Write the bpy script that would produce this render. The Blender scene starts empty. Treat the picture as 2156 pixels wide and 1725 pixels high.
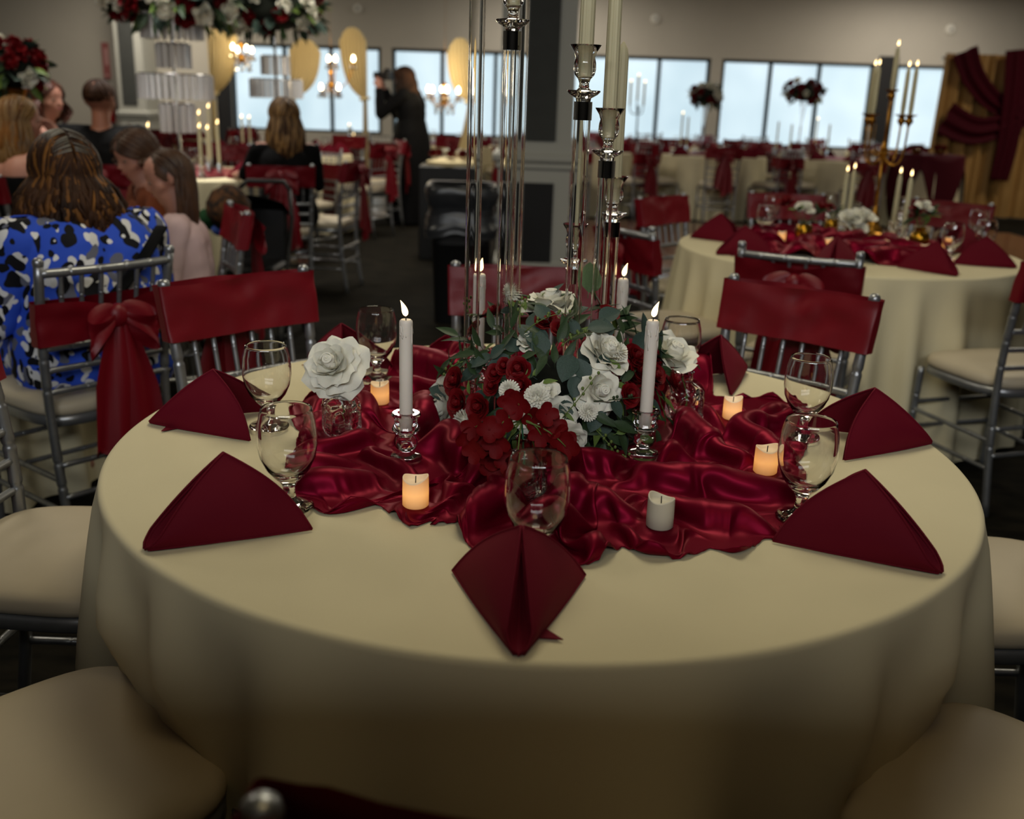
import bpy, math, random
import numpy as np
from mathutils import Vector, Matrix, Euler

SC = bpy.context.scene
COL = SC.collection
PI = math.pi
rnd = random.Random(7)

# ------------------------------------------------------------------ camera, exposure, light
F_PX, PITCH, ROLL, CAM_H = 2075.0, 0.3056633, 0.0332629, 1.36851
IMG_W, IMG_H = 2156.0, 1725.0
TX, TY, TZ, TR = 0.051, 1.734, 0.762, 0.762          # main table centre, top height, radius
_f = np.array([0, math.cos(PITCH), -math.sin(PITCH)]); _u = np.array([0, math.sin(PITCH), math.cos(PITCH)]); _r = np.array([1.0, 0, 0])
_right = _r * math.cos(ROLL) + _u * math.sin(ROLL); _up = -_r * math.sin(ROLL) + _u * math.cos(ROLL)
CAM_ROWS = np.array([_right, -_up, _f])

def ray(px, py):
    return np.array([(px - IMG_W / 2) / F_PX, (py - IMG_H / 2) / F_PX, 1.0]) @ CAM_ROWS
def at_z(px, py, z):                     # the point of a horizontal plane seen at a pixel of the photograph
    d = ray(px, py); return np.array([0, 0, CAM_H]) + d * (z - CAM_H) / d[2]
def at_y(px, py, y):                     # the point of a frontal plane seen at a pixel
    d = ray(px, py); return np.array([0, 0, CAM_H]) + d * y / d[1]

cam_data = bpy.data.cameras.new('camera'); cam = bpy.data.objects.new('camera', cam_data); COL.objects.link(cam)
cam_data.sensor_fit = 'HORIZONTAL'; cam_data.sensor_width = 36.0; cam_data.lens = F_PX / IMG_W * 36.0
cam_data.clip_start = 0.05; cam_data.clip_end = 100
cam.matrix_world = Matrix(((_right[0], _up[0], -_f[0], 0), (_right[1], _up[1], -_f[1], 0), (_right[2], _up[2], -_f[2], CAM_H), (0, 0, 0, 1)))
cam_data.dof.use_dof = True; cam_data.dof.focus_distance = 1.62; cam_data.dof.aperture_fstop = 3.5; cam_data.dof.aperture_blades = 0
SC.camera = cam
SC.view_settings.view_transform = 'Standard'; SC.view_settings.look = 'None'
SC.view_settings.exposure = 0.22; SC.view_settings.gamma = 1.0; SC.view_settings.use_curve_mapping = False
SC.cycles.max_bounces = 16; SC.cycles.transmission_bounces = 14; SC.cycles.glossy_bounces = 6; SC.cycles.diffuse_bounces = 4
SC.cycles.transparent_max_bounces = 16; SC.cycles.caustics_reflective = False; SC.cycles.caustics_refractive = True
SC.cycles.blur_glossy = 0.3; SC.cycles.sample_clamp_indirect = 4.0
SC.cycles.use_denoising = True

world = bpy.data.worlds.new('world'); SC.world = world; world.use_nodes = True
world.node_tree.nodes['Background'].inputs[0].default_value = (0.55, 0.66, 0.75, 1); world.node_tree.nodes['Background'].inputs[1].default_value = 0.5

def area_light(name, loc, size, power, color, rot=(0, 0, 0), sy=None, spread=None):
    d = bpy.data.lights.new(name, 'AREA'); d.energy = power; d.color = color; d.size = size
    if sy: d.shape = 'RECTANGLE'; d.size_y = sy
    if spread: d.spread = spread
    o = bpy.data.objects.new(name, d); o.location = loc; o.rotation_euler = rot; COL.objects.link(o); return o
# ceiling panels of the hall (out of frame, under the ceiling), plus added fill lamps
area_light('ceiling_or_fill_light', (0.1, 2.75, 3.25), 1.2, 28, (1.0, 0.90, 0.66))
area_light('ceiling_or_fill_light', (0.3, 0.1, 3.2), 0.8, 4.2, (1.0, 0.76, 0.38))  # added warm fill, lifts the dark cloth front like bounce
area_light('ceiling_or_fill_light', (6.8, 11.2, 3.2), 0.8, 42, (1.0, 0.9, 0.72))  # added fill to brighten the gold backdrop
area_light('ceiling_or_fill_light', (-2.6, 6.9, 3.2), 0.6, 13, (1.0, 0.96, 0.9), spread=math.radians(70))  # added narrow fill to brighten the crystal stands
area_light('ceiling_or_fill_light', (-3.2, 4.6, 3.2), 1.2, 30, (1.0, 0.90, 0.72))
area_light('ceiling_or_fill_light', (3.2, 5.4, 3.2), 1.2, 26, (1.0, 0.90, 0.70))
area_light('ceiling_or_fill_light', (-1.0, 9.0, 3.2), 1.2, 62, (1.0, 0.92, 0.8))
area_light('ceiling_or_fill_light', (-5.5, 15.2, 3.2), 1.5, 72, (1.0, 0.9, 0.75))
area_light('ceiling_or_fill_light', (0.5, 15.2, 3.2), 1.5, 60, (1.0, 0.92, 0.8))
area_light('ceiling_or_fill_light', (6.0, 15.2, 3.2), 1.5, 60, (1.0, 0.92, 0.8))
# daylight from the glazed front of the hall, behind the camera, over an added light-blocking screen
_d = Vector((0.05, 1.9, 0.8)) - Vector((0, -2.6, 3.05))
area_light('front_window_light', (0, -2.6, 3.05), 4.0, 98, (0.96, 0.98, 1.0), rot=tuple(_d.to_track_quat('-Z', 'Y').to_euler()), sy=0.6)

# ------------------------------------------------------------------ materials
def S(r, g, b):
    f = lambda c: (c / 255 / 12.92) if c <= 10 else ((c / 255 + 0.055) / 1.055) ** 2.4
    return (f(r), f(g), f(b), 1.0)
MATS = {}
def mat(name, color, rough=0.5, metal=0.0, spec=0.5, trans=0.0, ior=1.45, sheen=0.0, noise=0.0, nscale=8.0, bump=0.0, bscale=60.0,
        emit=None, estr=0.0, color2=None, aniso=0.0, coat=0.0, subs=0.0, stretch=None, tint=None, stint=None):
    if name in MATS: return MATS[name]
    m = bpy.data.materials.new(name); m.use_nodes = True; nt = m.node_tree; b = nt.nodes['Principled BSDF']
    b.inputs['Base Color'].default_value = color; b.inputs['Roughness'].default_value = rough; b.inputs['Metallic'].default_value = metal
    b.inputs['Specular IOR Level'].default_value = spec; b.inputs['Transmission Weight'].default_value = trans; b.inputs['IOR'].default_value = ior
    b.inputs['Sheen Weight'].default_value = sheen; b.inputs['Anisotropic'].default_value = aniso; b.inputs['Coat Weight'].default_value = coat
    if sheen: b.inputs['Sheen Tint'].default_value = tint or color
    if stint: b.inputs['Specular Tint'].default_value = stint
    if subs: b.inputs['Subsurface Weight'].default_value = subs; b.inputs['Subsurface Radius'].default_value = (0.02, 0.01, 0.006)
    tc = nt.nodes.new('ShaderNodeTexCoord')
    src = tc.outputs['Object']
    if stretch:
        mp = nt.nodes.new('ShaderNodeMapping'); mp.inputs['Scale'].default_value = stretch; nt.links.new(src, mp.inputs['Vector']); src = mp.outputs['Vector']
    if noise or color2:
        n = nt.nodes.new('ShaderNodeTexNoise'); n.inputs['Scale'].default_value = nscale; n.inputs['Detail'].default_value = 4
        nt.links.new(src, n.inputs['Vector'])
        r = nt.nodes.new('ShaderNodeMix'); r.data_type = 'RGBA'
        c2 = color2 or tuple(c * (1 - noise) for c in color[:3]) + (1,)
        rp = nt.nodes.new('ShaderNodeValToRGB'); rp.color_ramp.elements[0].position = 0.38; rp.color_ramp.elements[1].position = 0.62
        nt.links.new(n.outputs['Fac'], rp.inputs['Fac']); nt.links.new(rp.outputs['Color'], r.inputs[0])
        r.inputs[6].default_value = color; r.inputs[7].default_value = c2
        nt.links.new(r.outputs[2], b.inputs['Base Color'])
    if bump:
        n2 = nt.nodes.new('ShaderNodeTexNoise'); n2.inputs['Scale'].default_value = bscale; n2.inputs['Detail'].default_value = 3
        nt.links.new(src, n2.inputs['Vector'])
        bp = nt.nodes.new('ShaderNodeBump'); bp.inputs['Strength'].default_value = bump; bp.inputs['Distance'].default_value = 0.002
        nt.links.new(n2.outputs['Fac'], bp.inputs['Height']); nt.links.new(bp.outputs['Normal'], b.inputs['Normal'])
    if emit: b.inputs['Emission Color'].default_value = emit; b.inputs['Emission Strength'].default_value = estr
    MATS[name] = m; return m

M_CREAM = mat('cream_cloth', S(214, 204, 170), 0.85, spec=0.15, noise=0.03, nscale=3, bump=0.12, bscale=700)
M_SATIN = mat('burgundy_satin', S(106, 3, 31), 0.42, metal=0.45, spec=0.5, bump=0.04, bscale=30, stint=(0.9, 0.15, 0.25, 1))
M_NAPKIN = mat('burgundy_napkin', S(92, 3, 24), 0.8, spec=0.2, sheen=0.25, tint=S(150, 30, 50), bump=0.1, bscale=900)
M_SASH = mat('burgundy_sash', S(104, 2, 18), 0.45, spec=0.45, sheen=0.2, tint=S(190, 30, 50), bump=0.05, bscale=40, noise=0.1, nscale=6)
M_SILVER = mat('silver_resin', S(150, 152, 154), 0.34, metal=0.75, spec=0.5, noise=0.12, nscale=30)
M_CUSHION = mat('ivory_vinyl_cushion', S(188, 176, 152), 0.5, spec=0.35, noise=0.06, nscale=5, bump=0.06, bscale=14)
M_GLASS = mat('clear_glass', (1, 1, 1, 1), 0.0, trans=1.0, ior=1.46)
M_ACRYL = mat('clear_acrylic', (0.985, 0.985, 0.98, 1), 0.0, trans=1.0, ior=1.40)
M_PRESSED = mat('pressed_glass', (0.96, 0.95, 0.95, 1), 0.03, trans=1.0, ior=1.46)
M_CHROME = mat('chrome', S(190, 190, 190), 0.08, metal=1.0)
M_WAX = mat('white_wax', S(226, 218, 206), 0.45, spec=0.4, noise=0.05, nscale=14, subs=0.15)
M_TAPER = mat('cream_taper_wax', S(198, 190, 155), 0.5, spec=0.35, subs=0.1)
M_FLAME = mat('flame_glow', S(255, 200, 110), 0.5, emit=(1.0, 0.72, 0.34, 1), estr=4.0)
M_FLAMETIP = mat('flame_warm', S(255, 180, 80), 0.5, emit=(1.0, 0.55, 0.14, 1), estr=2.2)
M_WICK = mat('black_wick', S(25, 20, 18), 0.8)
M_GOLD = mat('gold_metal', S(168, 118, 42), 0.32, metal=0.9, noise=0.25, nscale=22)
M_BLACK = mat('black_plastic', S(16, 16, 17), 0.5)
M_BULB = mat('lit_bulb', (1, 0.9, 0.7, 1), 0.4, emit=(1.0, 0.80, 0.46, 1), estr=14)
M_CRYSTAL = mat('hanging_crystal', (1, 1, 1, 1), 0.02, trans=1.0, ior=1.5)
M_TABLE = mat('table_board', S(120, 100, 80), 0.6, noise=0.15)

# ------------------------------------------------------------------ mesh building
class MB:
    def __init__(s): s.V = []; s.F = []; s.M = []; s.SM = []; s.n = 0
    def add(s, V, F, mi=0, smooth=True):
        V = np.asarray(V, float).reshape(-1, 3)
        s.V.append(V); o = s.n
        for f in F:
            s.F.append([i + o for i in f]); s.M.append(mi); s.SM.append(smooth)
        s.n += len(V); return s
    def box(s, c, d, rz=0.0, mi=0, R=None, bev=0.0):
        x, y, z = d[0] / 2, d[1] / 2, d[2] / 2
        if bev:
            b = bev; V = []; F = []
            for sx in (-1, 1):
                for sy in (-1, 1):
                    for sz in (-1, 1):
                        V += [(sx * (x - b), sy * (y - b), sz * z), (sx * (x - b), sy * y, sz * (z - b)), (sx * x, sy * (y - b), sz * (z - b))]
            bm_idx = lambda a, b_, c_, k: ((a * 2 + b_) * 2 + c_) * 3 + k
            F = [[bm_idx(0,0,c_,0), bm_idx(0,1,c_,0), bm_idx(1,1,c_,0), bm_idx(1,0,c_,0)] for c_ in (0, 1)]
            F += [[bm_idx(0,b_,0,1), bm_idx(1,b_,0,1), bm_idx(1,b_,1,1), bm_idx(0,b_,1,1)] for b_ in (0, 1)]
            F += [[bm_idx(a,0,0,2), bm_idx(a,1,0,2), bm_idx(a,1,1,2), bm_idx(a,0,1,2)] for a in (0, 1)]
            for a in (0, 1):
                for b_ in (0, 1):
                    F.append([bm_idx(a,b_,0,1), bm_idx(a,b_,0,2), bm_idx(a,b_,1,2), bm_idx(a,b_,1,1)])
                    for c_ in (0, 1): F.append([bm_idx(a,b_,c_,0), bm_idx(a,b_,c_,1), bm_idx(a,b_,c_,2)])
            for a in (0, 1):
                for c_ in (0, 1): F.append([bm_idx(a,0,c_,0), bm_idx(a,1,c_,0), bm_idx(a,1,c_,2), bm_idx(a,0,c_,2)])
            for b_ in (0, 1):
                for c_ in (0, 1): F.append([bm_idx(0,b_,c_,0), bm_idx(1,b_,c_,0), bm_idx(1,b_,c_,1), bm_idx(0,b_,c_,1)])
        else:
            V = [(-x,-y,-z),(x,-y,-z),(x,y,-z),(-x,y,-z),(-x,-y,z),(x,-y,z),(x,y,z),(-x,y,z)]
            F = [[0,3,2,1],[4,5,6,7],[0,1,5,4],[1,2,6,5],[2,3,7,6],[3,0,4,7]]
        V = np.array(V)
        if rz:
            c_, s_ = math.cos(rz), math.sin(rz); V = V @ np.array([[c_, s_, 0], [-s_, c_, 0], [0, 0, 1]])
        if R is not None: V = V @ np.asarray(R).T
        return s.add(V + np.array(c), F, mi, False)
    def tube(s, P, rad, n=8, mi=0, cap=True, closed=False, flat=None, smooth=True):
        P = np.asarray(P, float); k = len(P)
        rad = np.full(k, rad) if np.isscalar(rad) else np.asarray(rad, float)
        T = np.gradient(P, axis=0) if not closed else (np.roll(P, -1, 0) - np.roll(P, 1, 0))
        T /= np.maximum(np.linalg.norm(T, axis=1, keepdims=True), 1e-9)
        ref = np.array([0, 0, 1.0]) if abs(T[0][2]) < 0.9 else np.array([1.0, 0, 0])
        U = np.cross(T[0], ref); U /= np.linalg.norm(U)
        a = np.arange(n) * 2 * PI / n; rings = []
        for i in range(k):
            U = U - T[i] * (U @ T[i]); U /= max(np.linalg.norm(U), 1e-9); W = np.cross(T[i], U)
            fl = 1.0 if flat is None else flat
            rings.append(P[i] + rad[i] * (np.outer(np.cos(a), U) + fl * np.outer(np.sin(a), W)))
        V = np.concatenate(rings); F = []
        for i in range(k if closed else k - 1):
            j = (i + 1) % k
            for q in range(n): F.append([i*n+q, i*n+(q+1)%n, j*n+(q+1)%n, j*n+q])
        if cap and not closed: F.append(list(range(n))[::-1]); F.append([(k-1)*n+q for q in range(n)])
        return s.add(V, F, mi, smooth)
    def lathe(s, prof, n=24, c=(0, 0, 0), mi=0, smooth=True, R=None):
        a = np.arange(n) * 2 * PI / n; V = []; F = []; idx = []; brk = set()
        for i in range(1, len(prof) - 1):
            d0 = (prof[i][0] - prof[i-1][0], prof[i][1] - prof[i-1][1]); d1 = (prof[i+1][0] - prof[i][0], prof[i+1][1] - prof[i][1]); l0, l1 = math.hypot(*d0), math.hypot(*d1)
            if smooth and l0 > 1e-9 and l1 > 1e-9 and (d0[0]*d1[0] + d0[1]*d1[1]) / (l0 * l1) < .68 and prof[i][0] > 1e-6: brk.add(i)
        for i, (r, z) in enumerate(prof):
            if i in brk: idx.append(list(range(len(V), len(V) + n))); V += [(r * math.cos(t), r * math.sin(t), z) for t in a]; idx.append(None)
            if r < 1e-6: idx.append([len(V)]); V.append((0, 0, z))
            else:
                idx.append(list(range(len(V), len(V) + n))); V += [(r * math.cos(t), r * math.sin(t), z) for t in a]
        for A, B in zip(idx[:-1], idx[1:]):
            if A is None or B is None: continue
            for q in range(n):
                q2 = (q + 1) % n
                if len(A) == 1 and len(B) == 1: continue
                if len(A) == 1: F.append([A[0], B[q2], B[q]])
                elif len(B) == 1: F.append([A[q], A[q2], B[0]])
                else: F.append([A[q], A[q2], B[q2], B[q]])
        V = np.array(V, float)
        if R is not None: V = V @ np.asarray(R).T
        return s.add(V + np.array(c), F, mi, smooth)
    def ell(s, c, r, n=14, m=9, mi=0, R=None):
        prof = [(math.sin(PI * i / m), -math.cos(PI * i / m)) for i in range(m + 1)]
        prof[0] = (0, -1); prof[-1] = (0, 1)
        t = MB(); t.lathe(prof, n); V = t.V[0] * np.array(r)
        if R is not None: V = V @ np.asarray(R).T
        return s.add(V + np.array(c), t.F, mi, True)
    def grid(s, P, mi=0, cu=False, cv=False, smooth=True):
        P = np.asarray(P, float); a, b = P.shape[:2]; F = []
        for i in range(a if cu else a - 1):
            i2 = (i + 1) % a
            for j in range(b if cv else b - 1):
                j2 = (j + 1) % b; F.append([i*b+j, i2*b+j, i2*b+j2, i*b+j2])
        return s.add(P.reshape(-1, 3), F, mi, smooth)
    def mesh(s, name, mats):
        V = np.concatenate(s.V) if s.V else np.zeros((0, 3))
        me = bpy.data.meshes.new(name); me.from_pydata(V.tolist(), [], s.F)
        for m in (mats if isinstance(mats, (list, tuple)) else [mats]): me.materials.append(m)
        me.polygons.foreach_set('use_smooth', s.SM); me.polygons.foreach_set('material_index', s.M); me.update(); return me
    def build(s, name, mats, parent=None, loc=None, rot=None):
        return obj(name, s.mesh(name, mats), parent, loc, rot)

def obj(name, me, parent=None, loc=None, rot=None, scale=None):
    o = bpy.data.objects.new(name, me); COL.objects.link(o)
    if parent is not None: o.parent = parent
    if loc is not None: o.location = loc
    if rot is not None: o.rotation_euler = rot
    if scale is not None: o.scale = (scale,) * 3 if np.isscalar(scale) else scale
    return o
def tag(o, label, cat, group=None, kind=None):
    if label: o['label'] = label
    if cat: o['category'] = cat
    if group: o['group'] = group
    if kind: o['kind'] = kind
    return o
def thing(name, label, cat, loc=(0, 0, 0), rz=0.0, group=None):
    o = bpy.data.objects.new(name, None); COL.objects.link(o); o.location = loc; o.rotation_euler = (0, 0, rz); o.empty_display_size = 0.05
    return tag(o, label, cat, group)
def dup(root, loc=None, rz=None, label=None, group=None, scale=None):
    def cp(o, par):
        c = o.copy(); COL.objects.link(c)
        if par is not None: c.parent = par
        for ch in o.children: cp(ch, c)
        return c
    c = cp(root, None)
    if loc is not None: c.location = loc
    if rz is not None: c.rotation_euler = (0, 0, rz)
    if label: c['label'] = label
    if group: c['group'] = group
    if scale: c.scale = (scale,) * 3
    return c
def struct(name, mb, m): return tag(mb.build(name, m), None, None, kind='structure')

# value noise on numpy arrays
_tab = np.random.RandomState(3).rand(256, 256)
def vnoise(x, y, seed=0):
    x = np.asarray(x, float) + seed * 17.31; y = np.asarray(y, float) + seed * 9.77
    xi = np.floor(x).astype(int); yi = np.floor(y).astype(int); fx = x - xi; fy = y - yi
    fx = fx * fx * fx * (fx * (fx * 6 - 15) + 10); fy = fy * fy * fy * (fy * (fy * 6 - 15) + 10)
    g = lambda a, b: _tab[a % 256, b % 256]
    return (g(xi, yi) * (1-fx) + g(xi+1, yi) * fx) * (1-fy) + (g(xi, yi+1) * (1-fx) + g(xi+1, yi+1) * fx) * fy
def rotm(axis, ang): return np.array(Matrix.Rotation(ang, 3, axis))
def bez(p0, p1, p2, n=10):
    t = np.linspace(0, 1, n)[:, None]; p0, p1, p2 = map(np.array, (p0, p1, p2))
    return (1-t)**2 * p0 + 2*t*(1-t) * p1 + t*t * p2
# ------------------------------------------------------------------ the hall
WALL_Y, CEIL = 17.0, 3.3
M_WALL = mat('grey_beige_paint', S(186, 180, 168), 0.9, spec=0.2, noise=0.04, nscale=1.5)
M_TRIM = mat('white_trim_paint', S(176, 176, 168), 0.6, spec=0.3)
M_PANELG = mat('charcoal_pillar_panel', S(62, 64, 62), 0.8, noise=0.1, nscale=10)
M_PANELB = mat('black_wainscot_panel', S(22, 22, 24), 0.7)
M_CEIL = mat('ceiling_paint', S(95, 90, 82), 0.9)
M_DARKFR = mat('dark_window_frame', S(44, 58, 66), 0.5)
M_CARPET = mat('dark_carpet', S(33, 30, 24), 0.95, spec=0.08, color2=S(19, 18, 14), nscale=5, bump=0.4, bscale=260, stretch=(1.0, 3.0, 1))
M_FLOORGLARE = mat('pale_floor_reflection', S(165, 155, 145), 0.25, spec=0.5, noise=0.1)  # pale colour stands in for window light on the floor

def pane_mat():
    m = bpy.data.materials.new('frosted_window_pane'); m.use_nodes = True; nt = m.node_tree; b = nt.nodes['Principled BSDF']
    b.inputs['Base Color'].default_value = S(120, 135, 140); b.inputs['Roughness'].default_value = 0.4
    tc = nt.nodes.new('ShaderNodeTexCoord'); n = nt.nodes.new('ShaderNodeTexNoise'); n.inputs['Scale'].default_value = 0.9
    nt.links.new(tc.outputs['Object'], n.inputs['Vector'])
    rp = nt.nodes.new('ShaderNodeValToRGB'); rp.color_ramp.elements[0].position = 0.3; rp.color_ramp.elements[0].color = S(158, 180, 191)
    rp.color_ramp.elements[1].position = 0.7; rp.color_ramp.elements[1].color = S(188, 205, 213)
    nt.links.new(n.outputs['Fac'], rp.inputs['Fac']); nt.links.new(rp.outputs['Color'], b.inputs['Emission Color']); b.inputs['Emission Strength'].default_value = 1.25
    return m
M_PANE = pane_mat()

struct('floor', MB().box((0, 7, -0.05), (24, 22, 0.1)), M_CARPET)
struct('ceiling', MB().box((0, 7, CEIL + 0.05), (24, 22, 0.1)), M_CEIL)
struct('wall_left', MB().box((-11.05, 7, CEIL / 2), (0.1, 22, CEIL)), M_WALL)
struct('wall_right', MB().box((11.05, 7, CEIL / 2), (0.1, 22, CEIL)), M_WALL)
struct('light_blocking_screen', MB().box((0, -0.62, 0.935), (5.0, 0.06, 1.87)), M_PANELB)  # unseen screen added to shade the table front and cloth skirt
struct('wall_front', MB().box((0, -4.05, CEIL / 2), (24, 0.1, CEIL)), M_PANELG)

def xw(px, py=200): return at_y(px, py, WALL_Y)[0]
Z_HEAD = at_y(1380, 119, WALL_Y)[2]; Z_SILL = at_y(1380, 302, WALL_Y)[2]
groups = [([488, 600, 697, 803], False), ([825, 930, 1042, 1108], False), ([1198, 1278, 1385, 1492], False), ([1515, 1619, 1722, 1836], False), ([1881, 1995, 2110], False)]
edges = []
wall = MB(); wb = 0.25
xs0 = -11.0
for g, _ in groups:
    a, b = xw(g[0]), xw(g[-1]); edges.append((a, b))
wall.box((0, WALL_Y + wb / 2, (Z_HEAD + CEIL) / 2), (22, wb, CEIL - Z_HEAD)); wall.box((0, WALL_Y + wb / 2, Z_SILL / 2), (22, wb, Z_SILL))
prev = -11.0
for a, b in edges + [(11.0, 11.0)]:
    if a - prev > 0.01: wall.box(((prev + a) / 2, WALL_Y + wb / 2, (Z_HEAD + Z_SILL) / 2), (a - prev, wb, Z_HEAD - Z_SILL))
    prev = b
struct('wall_back', wall, M_WALL)
for gi, (g, _) in enumerate(groups):
    X = [xw(p) for p in g]; fr = MB(); h = Z_HEAD - Z_SILL; zc = (Z_HEAD + Z_SILL) / 2; yy = WALL_Y + 0.10
    for k, x in enumerate(X): fr.box((x + (0.025 if k == 0 else -0.025 if k == len(X) - 1 else 0), yy, zc), (0.06, 0.10, h))
    fr.box(((X[0] + X[-1]) / 2, yy, Z_HEAD - 0.025), (X[-1] - X[0], 0.10, 0.05)); fr.box(((X[0] + X[-1]) / 2, yy, Z_SILL + 0.02), (X[-1] - X[0], 0.10, 0.04))
    w = struct('window_%d' % (gi + 1), fr, M_DARKFR)
    for a, b in zip(X[:-1], X[1:]):
        MB().box(((a + b) / 2, yy + 0.02, zc), (b - a - 0.05, 0.02, h - 0.08)).build('pane', M_PANE, w)
# dark door between the last two window groups and one left of the first
def door(n, pa, pb, y=WALL_Y):
    a, b = xw(pa), xw(pb); d = MB().box(((a + b) / 2, y - 0.03, 1.11), (abs(b - a), 0.06, 2.2)); o = struct('door_%d' % n, d, M_PANELB)
    MB().box(((a + b) / 2 - 0.1, y - 0.08, 1.02), (0.03, 0.04, 0.3), bev=0.006).build('door_handle', M_CHROME, o)
door(1, 1841, 1880); door(2, 455, 487)
# wall speakers / round detectors high on the back wall
for px, py in ((753, 18), (1380, 40), (2000, 62)):
    p = at_y(px, py, WALL_Y)
    o = thing('wall_detector', {753: 'round white detector high on the back wall above the left windows', 1380: 'round white detector on the back wall above the middle windows', 2000: 'round white detector on the back wall above the red drape'}[px], 'detector', (p[0], WALL_Y - 0.0, p[2]))
    MB().lathe([(0, 0), (.075, 0), (.075, .02), (.06, .045), (0, .05)], 20, R=rotm('X', PI / 2)).build('housing', mat('white_plastic', S(225, 222, 212), .5), o); MB().lathe([(0, 0.05), (.02, .05), (.018, .06), (0, .06)], 12, R=rotm('X', PI / 2)).build('lens', M_PANELG, o)

def pillar(n, x0, x1, yf, yb, rail_z, p0, p1, z1=CEIL):
    body = MB(); w = x1 - x0
    body.box(((x0 + x1) / 2, (yf + yb) / 2, z1 / 2), (w, yb - yf, z1))
    o = struct('trim_%d' % n, body, M_TRIM)
    MB().box(((p0 + p1) / 2, yf - 0.002, (rail_z + 0.13 + z1) / 2), (p1 - p0, 0.03, z1 - rail_z - 0.13)).build('upper_panel', M_PANELG, o)
    MB().box(((p0 + p1) / 2, yf - 0.002, (rail_z - 0.19) / 2 + 0.05), (p1 - p0, 0.03, rail_z - 0.29)).build('lower_panel', M_PANELB, o)
    r = MB(); r.box(((x0 + x1) / 2, (yf + yb) / 2, rail_z), (w + 0.10, yb - yf + 0.10, 0.075), bev=0.02); r.box(((x0 + x1) / 2, (yf + yb) / 2, rail_z - 0.06), (w + 0.05, yb - yf + 0.05, 0.05), bev=0.01)
    r.build('chair_rail', M_TRIM, o)
    MB().box(((x0 + x1) / 2, (yf + yb) / 2, 0.06), (w + 0.04, yb - yf + 0.04, 0.12), bev=0.01).build('base_board', M_TRIM, o)
pillar(1, -0.17, 0.40, 7.95, 8.5, 0.93, 0.03, 0.27)
pa = at_y(243, 120, 16.4); pb = at_y(300, 120, 16.4); pc = at_y(252, 120, 16.4); pd = at_y(283, 120, 16.4)
pillar(2, pa[0], pb[0], 16.4, 17.0, 0.95, pc[0], pd[0])

# glossy dance floor of square wooden panels, and a pale sheet standing in for the bright reflection by the left windows
M_WOOD = mat('red_brown_parquet', S(120, 80, 68), 0.13, spec=0.7, color2=S(92, 58, 48), nscale=6, stretch=(1, 12, 1))
df = thing('dance_floor', 'glossy reddish brown wooden dance floor laid beyond the clear tubes, right of the pillar', 'dance floor', (0.5, 7.2, 0))
base = MB().box((2.7, 2.4, 0.006), (5.44, 4.84, 0.012)).build('edge_trim', M_DARKFR, df)
pm = MB().box((0, 0, 0.011), (0.89, 0.79, 0.012)).mesh('panel', M_WOOD)
for i in range(6):
    for j in range(6): obj('panel', pm, df, (0.45 + 0.9 * i, 0.4 + 0.8 * j, 0.0))
va = at_z(752, 440, 0); vb = at_z(850, 402, 0)
tag(MB().box(((va[0] + vb[0]) / 2, 12.7, 0.006), (1.3, 2.2, 0.012)).build('floor_reflection_sheet', M_FLOORGLARE), 'pale shiny sheet added for the bright floor reflection left of the standing woman', 'floor reflection')

# fire extinguisher and its vertical red sign on the left wall
M_RED = mat('red_sign', S(158, 92, 90), 0.6); M_REDM = mat('extinguisher_red', S(140, 14, 14), 0.35); M_SIGNW = mat('sign_white', S(205, 160, 155), 0.6)
p = at_y(224, 128, WALL_Y - 0.02)
sg = thing('fire_extinguisher_sign', 'faded red vertical sign on the left wall above the fire extinguisher', 'sign', (p[0], WALL_Y - 0.03, p[2]))
MB().box((0, 0, 0), (0.12, 0.012, 0.56), bev=0.004).build('board', M_RED, sg)
MB().box((0.012, -0.008, 0.06), (0.05, 0.006, 0.26), bev=0.002).build('pale_strip', M_SIGNW, sg)
ar = MB(); ar.add([(-0.03, -.008, -.21), (.03, -.008, -.21), (0, -.008, -.26), (-0.03, -.0065, -.21), (.03, -.0065, -.21), (0, -.0065, -.26)], [[0, 1, 2], [5, 4, 3], [0, 3, 4, 1], [1, 4, 5, 2], [2, 5, 3, 0]], 0, False); ar.build('arrow', M_SIGNW, sg)
p = at_y(229, 205, WALL_Y - 0.1)
ex = thing('fire_extinguisher', 'red fire extinguisher hanging on the left wall behind the man in black', 'fire extinguisher', (p[0], WALL_Y - 0.09, p[2] - 0.2))
MB().lathe([(0, -.2), (.07, -.2), (.075, -.18), (.075, .14), (.06, .19), (.025, .22), (0, .22)], 20).build('cylinder', M_REDM, ex)
MB().tube([(0, 0, .22), (0, 0, .27)], .018).box((0.03, -.02, .28), (.1, .02, .02)).build('valve', M_BLACK, ex)
MB().tube(bez((0.02, 0, .25), (.16, -.02, .25), (.1, -.02, 0)), .012).build('hose', M_BLACK, ex)
MB().box((0, .075, 0), (.06, .02, .3)).build('bracket', M_BLACK, ex)
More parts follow.
